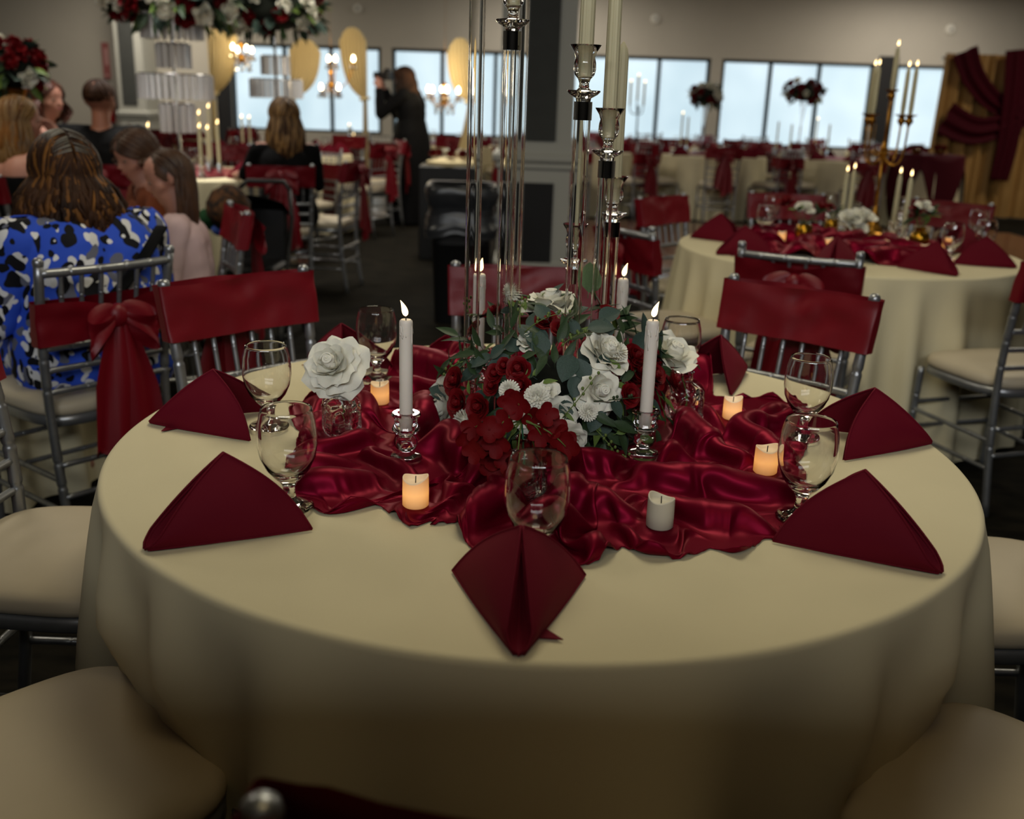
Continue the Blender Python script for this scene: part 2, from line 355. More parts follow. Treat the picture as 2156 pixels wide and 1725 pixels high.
# ------------------------------------------------------------------ tablecloths and tables
def cloth_obj(name, label, c, R, seed, top=TZ, nf=22, amp=0.055, res=280, group=None, bottom=0.012, flare=0.05, m=None, cat='tablecloth', push=None):
    rs = np.random.RandomState(seed)
    th = np.arange(res) * 2 * PI / res
    ph = th * nf + 1.4 * np.sin(th * 3 + rs.rand() * 6) + 1.1 * np.sin(th * 5 + rs.rand() * 6)
    fold = 0.5 + 0.5 * np.cos(ph); fold = fold ** 1.5 * (0.35 + 0.65 * vnoise(th * 3.5, th * 0, seed)) 
    rows = []
    for rr in np.linspace(0, R - 0.011, 8)[1:]: rows.append((np.full(res, rr), np.full(res, top)))
    for k in range(1, 6):
        a = k / 5 * PI / 2; rows.append((np.full(res, R - 0.011 + 0.011 * math.sin(a)), np.full(res, top - 0.011 + 0.011 * math.cos(a))))
    for t in np.linspace(0, 1, 16)[1:]:
        g = min(1, t * 2.2) ** 0.75
        rows.append((R + flare * t + amp * g * (fold * 1.5 - 0.35) , np.full(res, top - 0.011 - t * (top - 0.011 - bottom))))
    P = np.array([np.stack([r_ * np.cos(th), r_ * np.sin(th), z_], -1) for r_, z_ in rows])
    if push:
        for (a0, rmax, zc) in push:      # chair seats press the cloth in
            d = np.abs((th - a0 + PI) % (2 * PI) - PI)[None, :]
            rr = np.hypot(P[..., 0], P[..., 1]); k = np.clip(1 - d / 0.34, 0, 1) * np.clip((zc + 0.12 - P[..., 2]) / 0.12, 0, 1)
            nr = np.where(rr > rmax, rmax + (rr - rmax) * (1 - np.clip(k * 2, 0, 1)), rr)
            P[..., 0] *= nr / np.maximum(rr, 1e-6); P[..., 1] *= nr / np.maximum(rr, 1e-6)
    mb = MB(); mb.grid(np.swapaxes(P, 0, 1), cu=True)
    # centre fan
    cen = [(0, 0, top)] + [tuple(P[0, j]) for j in range(res)]
    mb.add(cen, [[0, 1 + j, 1 + (j + 1) % res] for j in range(res)])
    o = mb.build(name, m or M_CREAM, None, (c[0], c[1], 0))
    return tag(o, label, cat, group)

def table_obj(label, c, R=0.745, top=TZ - 0.006, group=None):
    t = thing('round_table', label, 'table', (c[0], c[1], 0), 0, group)
    MB().lathe([(0, top - .03), (R, top - .03), (R + .004, top - .015), (R, top), (0, top)], 48, smooth=False).build('tabletop', M_TABLE, t)
    for k in range(4):
        a = PI / 4 + k * PI / 2; x, y = .42 * math.cos(a), .42 * math.sin(a)
        MB().tube([(x, y, top - .03), (x * 1.1, y * 1.1, .35), (x * 1.2, y * 1.2, 0.0)], .016, 10).build('leg', M_CHROME, t)
    return t

ANG0 = math.radians(-92)
SEATS = [ANG0 + k * PI / 4 for k in range(8)]
table_obj('large round table hidden under the cream cloth in the foreground', (TX, TY))
cloth_obj('tablecloth', 'big cream cloth with soft folds over the foreground round table', (TX, TY), TR, 5, nf=17, amp=0.078, res=420, flare=0.03,
          push=[(SEATS[k], 0.755, 0.5) for k in (1, 7)])

# ------------------------------------------------------------------ satin runner bunched on the table
def runner(name, label, c, outline, z0, seed, pads=(), N=150, iters=280, slack=1.36, hem=True, wl=.095, zmax=.058):
    """a satin sheet larger than its outline, relaxed on the table so that it buckles into folds"""
    o = np.array(outline) - np.array(c); an = np.arctan2(o[:, 1], o[:, 0]); rd = np.hypot(o[:, 0], o[:, 1])
    od = np.argsort(an); an, rd = an[od], rd[od]; an = np.concatenate([an - 2*PI, an, an + 2*PI]); rd = np.tile(rd, 3)
    u, v = np.meshgrid(np.linspace(-1, 1, N), np.linspace(-1, 1, N), indexing='ij')
    dx, dy = u * np.sqrt(1 - v * v / 2), v * np.sqrt(1 - u * u / 2); th = np.arctan2(dy, dx); rho = np.hypot(dx, dy)
    R = np.interp(th, an, rd) * (1 + .02 * (vnoise(th * 8, 0 * th, seed + 4) - .5) * rho)
    X = np.stack([rho * R * np.cos(th), rho * R * np.sin(th), 0 * u], -1); F0 = X.copy()
    f = 1 / wl; wx = X[..., 0] + .09 * (vnoise(X[..., 0] * 6, X[..., 1] * 6, seed) - .5); wy = X[..., 1] + .09 * (vnoise(X[..., 0] * 6, X[..., 1] * 6, seed + 1) - .5)
    X[..., 2] = .012 * (vnoise(wx * f, wy * f, seed + 2) + .5 * vnoise(wx * f * 2, wy * f * 2, seed + 3)) + .001
    sl = 1 + (slack - 1) * (.45 + 1.1 * vnoise(F0[..., 0] * 7, F0[..., 1] * 7, seed + 6)) * np.clip((1.06 - rho) * 7, .25, 1)
    sx = 1 + (sl - 1) * (.4 + 1.2 * vnoise(F0[..., 0] * 5 + 3, F0[..., 1] * 5, seed + 7)); sy = 1 + (sl - 1) * (.4 + 1.2 * vnoise(F0[..., 0] * 5 + 9, F0[..., 1] * 5, seed + 8))
    cons = []
    for di, dj, k in ((1, 0, .9), (0, 1, .9), (1, 1, .5), (1, -1, .5), (3, 0, .28), (0, 3, .28), (6, 0, .10), (0, 6, .10)):
        A = (slice(0, N - di), slice(0, N - dj) if dj >= 0 else slice(-dj, N)); B = (slice(di, N), slice(dj, N) if dj >= 0 else slice(0, N + dj))
        L0 = np.linalg.norm(F0[B] - F0[A], axis=-1); fac = {(1, 0): sx, (0, 1): sy, (3, 0): sx, (0, 3): sy, (6, 0): sx, (0, 6): sy}.get((di, dj), (sx + sy) / 2)
        cons.append((A, B, L0 * (fac[A] + fac[B]) / 2, k, di > 1 or dj > 1))
    V = np.zeros_like(X); ring = rho > .995
    pdist = [(np.array([q[0] - c[0], q[1] - c[1]]), q[2], q[3]) for q in pads]
    for it in range(iters):
        old = X.copy(); V *= .90; V[..., 2] -= .00016; X = X + V
        for _ in range(2):
            for A, B, L0, k, bend in cons:
                d = X[B] - X[A]; L = np.linalg.norm(d, axis=-1) + 1e-9; w = k * .5 * (L - L0) / L
                if bend: w = np.where(L < L0, w, 0)
                q = d * w[..., None] * .55; X[A] += q; X[B] -= q
            X[..., 2] = np.clip(X[..., 2], .0008, zmax * 1.15)
            pull = np.where(ring, .5, .012)[..., None]; X[..., :2] += (F0[..., :2] - X[..., :2]) * pull
        for q, r_, h_ in pdist:
            dd = np.hypot(X[..., 0] - q[0], X[..., 1] - q[1]); k = np.clip((r_ + .012 - dd) / .012, 0, 1); X[..., 2] = X[..., 2] * (1 - k) + h_ * k
        V = np.clip(X - old, -.004, .004)
    for _ in range(2):
        Y_ = X.copy(); Y_[1:-1, 1:-1] = .5 * X[1:-1, 1:-1] + .125 * (X[2:, 1:-1] + X[:-2, 1:-1] + X[1:-1, 2:] + X[1:-1, :-2]); X = Y_
    X[..., 2] = np.maximum(X[..., 2], .0008) + z0
    t = thing(name, label, 'table runner', (c[0], c[1], 0)); mb = MB(); mb.grid(X); so = mb.build('satin_sheet', M_SATIN, t)
    sd = so.modifiers.new('smooth', 'SUBSURF'); sd.levels = 1; sd.render_levels = 1
    if hem:
        e = np.concatenate([X[0, :-1], X[:-1, -1], X[-1, :0:-1], X[:0:-1, 0]]); m_ = len(e); hm = MB(); hm.tube(e + [0, 0, .0005], .0013 + .0005 * np.sin(np.arange(m_) * 2.2), 5, closed=True); hm.build('rolled_hem', M_SATIN, t)
    return t

OUT_PX = [(600,1010),(622,1050),(690,1080),(760,1068),(800,1062),(835,1085),(868,1106),(905,1100),(930,1082),(960,1095),(966,1122),(1002,1155),(1040,1150),(1110,1165),(1215,1185),(1262,1182),(1312,1146),(1360,1168),(1430,1172),(1500,1150),(1560,1168),(1612,1130),(1640,1108),(1668,1128),(1700,1090),(1690,1050),(1690,1010),(1668,985),(1700,930),(1690,885),(1668,852),(1640,838),(1570,834),(1500,832),(1490,800),(1455,775),(1300,752),(1150,745),(1000,742),(940,735),(880,745),(832,768),(800,800),(760,822),(700,835),(655,838),(622,852),(612,880),(640,905),(630,950)]
OUT = [tuple(at_z(x, y, TZ + 0.006)[:2]) for x, y in OUT_PX]
zr = TZ + 0.0015
def W(px, py, z=TZ + 0.012): p = at_z(px, py, z); return (p[0], p[1])
HOLD = [W(855, 970), W(1353, 962), (-0.075, 2.035), (0.222, 2.035)]        # taper candle holders
VOT = [W(875, 1066), W(1388, 1110), W(1610, 996), W(1540, 882), W(800, 850)]
VASE = [W(720, 914), W(1438, 884), W(1100, 1046)]
CENTRE = (0.085, 1.80)
GOB = [(-0.331, 1.374), (-0.453, 1.745), (-0.30, 2.09), W(1135, 962, TZ + .164), (0.447, 1.399), W(1709, 752, TZ + .164), W(1437, 672, TZ + .164)]
pads = [(p[0], p[1], .022, .012) for p in HOLD] + [(p[0], p[1], .022, .012) for p in VOT] + [(p[0], p[1], .034, .012) for p in VASE] + [(CENTRE[0], CENTRE[1], .21, .008)] + [(g[0], g[1], .04, 0.004) for g in GOB]
runner('table_runner', 'rumpled burgundy satin cloth heaped over the middle of the foreground table', (TX + 0.03, TY - 0.02), OUT, zr, 11, pads)
ZR = zr + 0.012

# ------------------------------------------------------------------ napkins: pyramid folds, open seam towards the diner
def napkin_mesh(seed, h=0.108, L=0.205, wl=0.085, n=26, m=14, open_=0.0165, round_=0.016):
    rs = random.Random(seed); mb = MB()
    tip = np.array([0.10, 0, 0.004])
    apex = np.array([0.10 - L * 0.60, 0, h])
    s = np.linspace(0, 1, n)
    # ridge from tip to apex, slightly bulged upwards
    mid = (tip + apex) / 2 + np.array([0.006, 0, 0.012])
    ridge = np.array([(1-t)**2 * tip + 2*t*(1-t) * mid + t*t * apex for t in s])
    for sg in (-1, 1):
        cor = np.array([0.10 - L, sg * (wl + rs.uniform(-.006, .006)), 0.003])
        gap = open_ * np.minimum(1, s / .16) ** .5 * (1 - s) ** 1.2
        rd = ridge + np.stack([0 * s, sg * (0.0015 + gap), -gap * 0.1], -1)
        P = np.zeros((n, m, 3))
        # lower edge: tip -> corner along the table; rows run ridge -> base
        base = np.array([(1-t) * (tip + np.array([-.002, sg * 0.0055, -.001])) + t * cor for t in s])
        base[:, 1] += sg * 0.003 * np.sin(PI * s)
        for j, v in enumerate(np.linspace(0, 1, m)):
            P[:, j] = (1 - v) * rd + v * base
            bul = (1 - .5 * s ** 3) * 4 * v * (1 - v) * (0.010 * np.sin(PI * np.clip(s, 0, 1) * 0.5 + 0.25))
            P[:, j, 1] += sg * bul * 0.9; P[:, j, 2] += bul * 0.75
            P[:, j, 0] += -0.0 * v
        # rounded back edge
        k = np.clip((s - 0.8) / 0.2, 0, 1) ** 2
        for j, v in enumerate(np.linspace(0, 1, m)): P[:, j, 0] += 0.014 * k * math.sin(PI * v) * -1
        mb.grid(P if sg > 0 else P[:, ::-1])
        # second layer peeping out under the wing (offset copy, slightly smaller)
        P2 = P.copy(); P2[..., 1] -= sg * 0.0035; P2[..., 2] = np.maximum(P2[..., 2] - 0.003, .001); P2[..., 0] -= 0.002
        mb.grid(P2)
        # rolled hem along the ridge
        mb.tube(rd, 0.0017, 6)
        mb.tube(P[:, -1], 0.0016, 6)
        mb.tube(P[-1], 0.0016, 6)
    # the fold between the two wings: a closed trough running down from the rims
    gap = open_ * np.minimum(1, s / .16) ** .5 * (1 - s) ** 1.2; dep = np.minimum(0.05 * np.sin(PI * np.clip(s, .02, .98)) ** .7, ridge[:, 2] * .8)
    Q = np.zeros((n, 9, 3))
    for j, v in enumerate(np.linspace(-1, 1, 9)): Q[:, j] = ridge + np.stack([0 * s, v * (.0015 + gap), -gap * .1 - dep * (1 - abs(v) ** 1.5)], -1)
    mb.grid(Q)
    # loose tail corner
    if seed != 1: mb.add([(0.03, .025, .002), (.06, .02, .0025), (.062, .052, .002), (.03, .025, .0035), (.06, .02, .004), (.062, .052, .0035)], [[2, 1, 0], [3, 4, 5], [0, 1, 4, 3], [1, 2, 5, 4], [2, 0, 3, 5]], 0, False)
    return mb.mesh('napkin', M_NAPKIN)
NAPM = [napkin_mesh(k, h=hh) for k, hh in enumerate((0.108, 0.112, 0.106))]
NAPK = [  # (angle on the table, radius of the centre, twist, mesh, scale, label)
    (-93, .652, 3, 0, 1.0, 'burgundy napkin folded into an open pyramid, nearest the camera, in front of the middle goblet'),
    (-137, .648, 2, 1, 1.02, 'burgundy napkin pyramid at the near left, its double hem edge facing left'),
    (177.5, .632, 4, 2, 1.02, 'burgundy napkin pyramid on the far left rim of the table beside the silver chairs'),
    (135, .650, 2, 0, 1.0, 'burgundy napkin pyramid behind the white rose in its vase at back left'),
    (-42.5, .640, -1, 1, 1.04, 'burgundy napkin pyramid at the near right, beside the right front goblet'),
    (4, .652, 2, 2, 1.04, 'burgundy napkin pyramid on the right rim behind the two right goblets'),
    (47.5, .64, 0, 0, 1.0, 'burgundy napkin pyramid at back right, behind the white rose bud')]
for a, r_, tw, k, sc, lab in NAPK:
    a_ = math.radians(a)
    o = obj('napkin', NAPM[k], None, (TX + r_ * math.cos(a_), TY + r_ * math.sin(a_), TZ + 0.001), (0, 0, a_ + math.radians(tw)), sc)
    tag(o, lab, 'napkin', 'folded napkins on the foreground table')

# ------------------------------------------------------------------ water goblets
def goblet_meshes():
    out = [(0,0),(.035,0),(.0365,.002),(.035,.0045),(.02,.009),(.011,.015),(.009,.024),(.0095,.034),(.0135,.042),(.022,.050),(.033,.064),(.041,.082),(.0445,.102),(.0442,.118),(.042,.137),(.0385,.152),(.0372,.157),(.0367,.1576)]
    inn = [(.0359,.157),(.0372,.151),(.0407,.137),(.0429,.118),(.0432,.102),(.0397,.083),(.031,.066),(.019,.054),(.008,.0495),(0,.049)]
    return MB().lathe(out + inn, 40).mesh('goblet', M_GLASS)
GOBM = goblet_meshes()
GLAB = ['clear goblet standing right of the near left napkin', 'clear goblet behind the left front goblet, beside the far left napkin', 'clear goblet at back left, right of the white rose', 'clear goblet at the front middle, behind the nearest napkin',
        'clear goblet at the right front, beside the glowing tealight', 'clear goblet at right behind the right front goblet', 'clear goblet at back right, behind the white rose bud']
for (gx, gy), lab in zip(GOB, GLAB):
    g = tag(obj('water_goblet', GOBM, None, (gx, gy, TZ + 0.0065), (0, 0, rnd.random() * 6)), lab, 'glass', 'water goblets on the foreground table')

# ------------------------------------------------------------------ taper candles in glass holders
def flame_mesh(h=.027, r=.0052, lean=.25):
    P = []; R_ = []
    for t in np.linspace(0, 1, 12):
        P.append((lean * h * t * t, 0, h * t)); R_.append(r * (math.sin(PI * min(1, t * 1.0) ** 0.62) * (1 - 0.15 * t)) + 0.0002)
    return MB().tube(P, R_, 12).mesh('flame', M_FLAME)
FLM = flame_mesh()
def candle_proto():
    t = thing('taper_candle', None, 'candle')
    mb = MB(); r, L = .0112, .190
    prof = [(0, 0), (r, 0)] + [(r, z) for z in np.linspace(.01, L - .006, 14)] + [(r - .0007, L - .002), (r - .003, L), (r - .006, L - .0022), (0, L - .003)]
    mb.lathe(prof, 28)
    rr = random.Random(4)
    for k in range(16):
        a = rr.random() * 2 * PI; z1 = L - .008 - rr.random() * .016; ln = .006 + rr.random() * .03
        mb.tube([(r * .96 * math.cos(a), r * .96 * math.sin(a), z1 - ln * q) for q in np.linspace(0, 1, 5)], [.0008, .0013, .0013, .0016, .0009], 6)
    mb.build('wax', M_WAX, t)
    MB().tube([(0, 0, L - .004), (0.0004, 0, L + .007)], .0009, 6).build('wick', M_WICK, t)
    obj('flame', FLM, t, (0.0003, 0, L + .005), (0, 0.08, 0.2))
    return t
def holder_mesh():
    prof = [(0, 0), (.026, 0), (.028, .004), (.026, .009), (.013, .013), (.010, .017), (.016, .022), (.0195, .030), (.0175, .038), (.011, .043), (.012, .046), (.019, .050), (.0235, .055), (.0215, .061), (.0185, .066), (.0195, .075), (.0245, .081), (.0225, .085), (.0145, .085), (.0122, .080), (.0122, .054), (0, .053)]
    mb = MB(); n = 36; mb.lathe(prof, n)
    V = mb.V[0]; r = np.hypot(V[:, 0], V[:, 1]); a = np.arctan2(V[:, 1], V[:, 0])
    k = 1 + np.where((r > .0135) & (V[:, 2] > .015), 0.035 * np.cos(a * 18), 0); V[:, 0] *= k; V[:, 1] *= k
    return mb.mesh('candle_holder', M_PRESSED)
HLM = holder_mesh(); cproto = candle_proto()
HL = ['pressed glass candle holder under the left front white candle', 'pressed glass candle holder under the right front white candle', 'pressed glass candle holder behind the flowers at back left', 'pressed glass candle holder behind the flowers at back right']
CL = ['lit white taper candle with wax drips, left of the flowers', 'lit white taper candle with wax drips, right of the flowers', 'lit white taper candle behind the left clear tube', 'lit white taper candle behind the right clear tubes']
for k, (hx, hy) in enumerate(HOLD):
    hz = ZR + (0.0 if k < 2 else -0.0)
    tag(obj('candle_holder', HLM, None, (hx, hy, hz), (0, 0, k)), HL[k], 'candle holder', 'glass candle holders on the foreground table')
    c = cproto if k == 0 else dup(cproto)
    c.location = (hx, hy, hz + .054); c['label'] = CL[k]; c['group'] = 'white taper candles on the foreground table'; c.rotation_euler = (0, 0, (2.9, .2, 1, .4)[k])

# ------------------------------------------------------------------ votive LED candles
def ledmat(name, glow):
    m = mat(name, S(232, 205, 165), 0.5, spec=0.3)
    nt = m.node_tree; b = nt.nodes['Principled BSDF']
    tc = nt.nodes.new('ShaderNodeTexCoord'); sp = nt.nodes.new('ShaderNodeSeparateXYZ'); nt.links.new(tc.outputs['Object'], sp.inputs[0])
    rp = nt.nodes.new('ShaderNodeValToRGB'); cr = rp.color_ramp; cr.elements[0].position = 0.0; cr.elements[0].color = (.30, .11, .02, 1); cr.elements[1].position = 1.0; cr.elements[1].color = (.30, .10, .022, 1)
    e = cr.elements.new(.45); e.color = (.85, .34, .07, 1)
    mp = nt.nodes.new('ShaderNodeMath'); mp.operation = 'MULTIPLY'; mp.inputs[1].default_value = 1 / .046
    nt.links.new(sp.outputs['Z'], mp.inputs[0]); nt.links.new(mp.outputs[0], rp.inputs['Fac']); nt.links.new(rp.outputs['Color'], b.inputs['Emission Color']); b.inputs['Emission Strength'].default_value = glow
    return m
M_LED = ledmat('glowing_led_wax', 0.75); M_LEDOFF = mat('ivory_led_wax', S(214, 206, 184), 0.5, spec=0.3); M_LEDTOP = mat('led_wax_rim', S(228, 214, 190), 0.5, emit=(.7, .36, .12, 1), estr=0.22)
def votive(mbody, mtop):
    mb = MB(); n = 36; a = np.arange(n) * 2 * PI / n; wave = .0032 * np.cos(2 * a + .6) + .0015 * np.cos(a)
    def ring(r, z, w): return np.stack([r * np.cos(a), r * np.sin(a), z + w * wave], -1)
    P = np.array([ring(.0165, 0, 0), ring(.0185, .002, 0), ring(.0185, .02, 0), ring(.0182, .039, .9), ring(.0182, .0405, 1)]); mb.grid(np.swapaxes(P, 0, 1), cu=True)
    mb.add(P[0], [list(range(n))[::-1]])
    tp = MB(); Q = np.array([ring(.0182, .0405, 1), ring(.0174, .0425, 1), ring(.0163, .0412, 1), ring(.0155, .037, .6), ring(.010, .0345, .2), ring(.0005, .034, 0)]); tp.grid(np.swapaxes(Q, 0, 1), cu=True)
    return mb.mesh('wax_body', mbody), tp.mesh('wax_rim', mtop)
VM = votive(M_LED, M_LEDTOP); VMO = votive(M_LEDOFF, M_LEDOFF); wk = MB().tube([(0, 0, .034), (.0003, 0, .044)], .0008, 6).mesh('wick', M_WICK)
VL = ['small glowing amber flameless candle in the satin, left of the front goblet', 'small unlit ivory flameless candle in the satin, right of the front goblet', 'small glowing amber flameless candle beside the right front goblet', 'small glowing flameless candle half sunk in satin at the back right', 'small glowing flameless candle half sunk in satin behind the left taper']
for k, (vx, vy) in enumerate(VOT):
    body, top = VMO if k == 1 else VM
    t = thing('votive_candle', VL[k], 'candle', (vx, vy, ZR), (0.2, 2.9, .4, .2, .3)[k], 'flameless votive candles on the foreground table')
    obj('wax_body', body, t); obj('wax_rim', top, t); obj('wick', wk, t)
    if k in (0, 1, 2): t.scale = (1.08,) * 3

# ------------------------------------------------------------------ pressed glass bud vases
def vase_mesh(h=.098, w=.031):
    nu, nv = 96, 44; a = np.arange(nu) * 2 * PI / nu; rows = []
    sq = 1 / (np.abs(np.cos(a)) ** 5 + np.abs(np.sin(a)) ** 5) ** (1 / 5)
    for i in range(nv):
        t = i / (nv - 1); z = h * t
        if t < .62: R_ = w * (0.92 + .08 * min(1, t * 12)); k = 1.0
        elif t < .80: u = (t - .62) / .18; R_ = w * (1 - .62 * (1 - math.cos(u * PI / 2)) ** 1.0 * 1.0); k = 1 - u
        else: u = (t - .80) / .20; R_ = w * (.38 + .10 * max(0, u - .6) / .4); k = 0
        rr = R_ * (1 + k * (sq - 1) * .85)
        if .05 < t < .72:
            ph = (a * 8 / (2 * PI)) % 1.0; ch = np.abs(ph - .5) * 2                     # arches
            arch = np.abs(np.hypot(ch, np.maximum(0, (t - .40) / .16)) - .85) < .16
            dia = ((np.cos((a * 24 / PI + t * 90)) > .55) | (np.cos((a * 24 / PI - t * 90)) > .55)) & (ch < .6) & (t < .45)
            rr = rr + .0019 * arch + .0013 * dia
        rows.append(np.stack([rr * np.cos(a), rr * np.sin(a), np.full(nu, z)], -1))
    P = np.array(rows); mb = MB(); mb.grid(np.swapaxes(P, 0, 1), cu=True); mb.add(P[0], [list(range(nu))[::-1]])
    inn = []
    for z, r in ((h, .0125), (h * .80, .0095), (h * .70, .016), (h * .6, .0255), (h * .1, .0255), (h * .06, .02)): inn.append(np.stack([r * np.cos(a), r * np.sin(a), np.full(nu, z)], -1))
    I = np.array(inn); mb.grid(np.swapaxes(np.concatenate([P[-1:], I]), 0, 1), cu=True); mb.add(I[-1], [list(range(nu))])
    return mb.mesh('bud_vase', M_PRESSED)
VSM = vase_mesh()
for (vx, vy), lab, rz in zip(VASE, ('pressed glass bottle vase holding the single white rose at left', 'pressed glass bottle vase holding the white rose bud at right', 'pressed glass bottle vase behind the front goblet, holding the red hydrangea'), (.5, .3, .8)):
    tag(obj('bud_vase', VSM, None, (vx, vy, ZR), (0, 0, rz), 1.0), lab, 'vase', 'pressed glass bud vases')
# ------------------------------------------------------------------ flowers
M_WPET = mat('white_petal', S(224, 222, 208), 0.7, spec=0.2, noise=0.04, nscale=30, subs=0.1)
M_RPET = mat('red_petal', S(108, 3, 12), 0.6, spec=0.25, noise=0.25, nscale=40)
M_HPET = mat('hydrangea_petal', S(104, 3, 10), 0.65, spec=0.2, noise=0.2, nscale=40)
M_LEAFD = mat('dark_green_leaf', S(46, 66, 38), 0.5, spec=0.35, noise=0.3, nscale=30)
M_LEAFB = mat('eucalyptus_leaf', S(60, 78, 70), 0.55, spec=0.3, noise=0.25, nscale=25)
M_LEAFL = mat('light_green_leaf', S(98, 120, 56), 0.55, spec=0.3, noise=0.2, nscale=25)
M_LEAFG = mat('sage_round_leaf', S(106, 130, 92), 0.55, spec=0.3, noise=0.15, nscale=25)
M_STEM = mat('green_stem', S(92, 110, 48), 0.6)
M_FOAM = mat('dark_moss', S(22, 28, 18), 0.95, noise=0.4, nscale=60)

def petal_mesh(name, m, w=.62, cup=.35, curl=.22, n=9, mm=7, ruff=.04, seed=1, point=.0, edge=.1):
    rs = np.random.RandomState(seed); P = np.zeros((n, mm, 3)); ph = rs.rand(3) * 6
    for i, u in enumerate(np.linspace(-1, 1, n)):
        for j, v in enumerate(np.linspace(0, 1, mm)):
            wv = w * (0.25 + 0.75 * math.sin(PI * min(1, .12 + v * .60)))
            top = 1 - (1 - point) * .22 * abs(u) ** 2.4 - point * .36 * abs(u) ** 1.15
            z = v * top
            y = .28 * math.sin(v * PI * .55) - cup * u * u * (1 - .30 * v) + curl * max(0, v - .60) ** 2 * 6.5 + edge * abs(u) ** 3 * v
            y += ruff * v * v * math.sin(u * 5 + ph[0]) ; z += ruff * .6 * v * math.sin(u * 4 + ph[1])
            P[i, j] = (u * wv, y, z)
    mb = MB(); mb.grid(P); return mb.mesh(name, m)
PET = {}
for key, mm_ in (('w', M_WPET), ('r', M_RPET)):
    PET[key] = [petal_mesh('petal', mm_, seed=3, w=.40, cup=.62, curl=.02, ruff=.02, edge=.0), petal_mesh('petal', mm_, seed=4, w=.56, cup=.55, curl=.07, ruff=.03), petal_mesh('petal', mm_, seed=5, w=.64, cup=.36, curl=.20, ruff=.05, point=.5, edge=.18), petal_mesh('petal', mm_, seed=6, w=.66, cup=.26, curl=.28, ruff=.06, point=.8, edge=.22)]
PET['r'] = [petal_mesh('petal', M_RPET, seed=13, w=.46, cup=.70, curl=.0, ruff=.01, edge=0), petal_mesh('petal', M_RPET, seed=14, w=.66, cup=.62, curl=.05, ruff=.02, edge=0), petal_mesh('petal', M_RPET, seed=15, w=.78, cup=.50, curl=.14, ruff=.02, edge=.05), petal_mesh('petal', M_RPET, seed=16, w=.80, cup=.42, curl=.18, ruff=.03, edge=.08)]
PET['p'] = [petal_mesh('petal', M_WPET, seed=7, w=.5, cup=.5, curl=.05, ruff=.06), petal_mesh('petal', M_WPET, seed=8, w=.66, cup=.5, curl=.06, ruff=.09), petal_mesh('petal', M_WPET, seed=9, w=.74, cup=.45, curl=.12, ruff=.10), petal_mesh('petal', M_WPET, seed=10, w=.76, cup=.4, curl=.16, ruff=.10)]
def bud_mesh(m):
    mb = MB(); n, k = 30, 12; P = np.zeros((n, k, 3)); a = np.arange(n) * 2 * PI / n
    for j, v in enumerate(np.linspace(0, 1, k)):
        r = .30 * (math.sin(PI * (.12 + .72 * v))) ** .8
        rr = r * (1 + .10 * np.sign(np.sin(a * 3 + v * 7)) * np.abs(np.sin(a * 3 + v * 7)) ** .5)
        P[:, j] = np.stack([rr * np.cos(a), rr * np.sin(a), np.full(n, v * .78)], -1)
    mb.grid(P, cu=True); mb.add(P[:, -1], [list(range(n))])
    # spiral lip
    t = np.linspace(0, 1, 40); mb.tube(np.stack([.26 * t * np.cos(t * 16), .26 * t * np.sin(t * 16), .80 - .06 * t], -1), .035, 5)
    return mb.mesh('rose_heart', m)
BUD = {'w': bud_mesh(M_WPET), 'r': bud_mesh(M_RPET)}; BUD['p'] = BUD['w']
def rose(name, parent, loc, nrm, R, kind, npet, open_=1.0, seed=0, top=False):
    """R: bloom radius.  Returns the bud mesh object with petals as children."""
    q = Vector(nrm).to_track_quat('Z', 'Y')
    o = obj(name, BUD[kind], parent); o.rotation_mode = 'QUATERNION'; o.rotation_quaternion = q; o.location = loc; o.scale = (R,) * 3
    rs = random.Random(seed)
    for k in range(npet):
        f = (k + .5) / npet; phi = k * 2.39996 + rs.uniform(-.15, .15)
        tilt = math.radians(-6 + (70 * open_) * f ** 1.05) + rs.uniform(-.05, .05)
        scl = (.56 + .50 * f) * rs.uniform(.94, 1.06); off = .10 + .20 * f
        M = Matrix.Rotation(phi, 4, 'Z') @ Matrix.Translation((0, off, .06 - .26 * f)) @ Matrix.Rotation(-tilt, 4, 'X') @ Matrix.Diagonal((scl * (.8 + .3 * f), scl, scl, 1))
        p = obj('petal', PET[kind][min(3, int(f * 4))], o); p.matrix_local = M
    return o
def pompom_mesh(m, n=150):
    mb = MB(); mb.ell((0, 0, 0), (.55, .55, .5), 12, 8)
    for k in range(n):
        z = 1 - 2 * (k + .5) / n
        if z < -.75: continue
        ph = k * 2.39996; r = math.sqrt(1 - z * z); d = np.array([r * math.cos(ph), r * math.sin(ph), z])
        q = np.array(Vector(d).to_track_quat('Z', 'Y').to_matrix())
        L = .98 + .1 * ((k * 7) % 5) / 5
        V = np.array([(-.05, 0, .4), (.05, 0, .4), (.13, .02, .8), (.07, -.03, L), (0, -.045, L + .03), (-.07, -.03, L), (-.13, .02, .8)]) @ q.T
        mb.add(V, [[0, 1, 2, 6], [6, 2, 3, 5], [5, 3, 4]])
    return mb.mesh('pompom_bloom', m)
POM = pompom_mesh(M_WPET)
def floret_mesh(m):
    mb = MB()
    for k in range(4):
        a0 = k * PI / 2; P = np.zeros((7, 5, 3))
        for i, u in enumerate(np.linspace(-1, 1, 7)):
            for j, v in enumerate(np.linspace(0, 1, 5)):
                w = .52 * math.sin(PI * (.08 + .66 * v)); x = .06 + v * (1 - .15 * u * u); y = u * w; z = .28 * v * v + .10 * abs(u) * v - .05 + .02 * k
                P[i, j] = (x * math.cos(a0) - y * math.sin(a0), x * math.sin(a0) + y * math.cos(a0), z)
        mb.grid(P)
    mb.ell((0, 0, .02), (.08, .08, .06), 8, 5); return mb.mesh('floret', m)
FLO = floret_mesh(M_HPET)
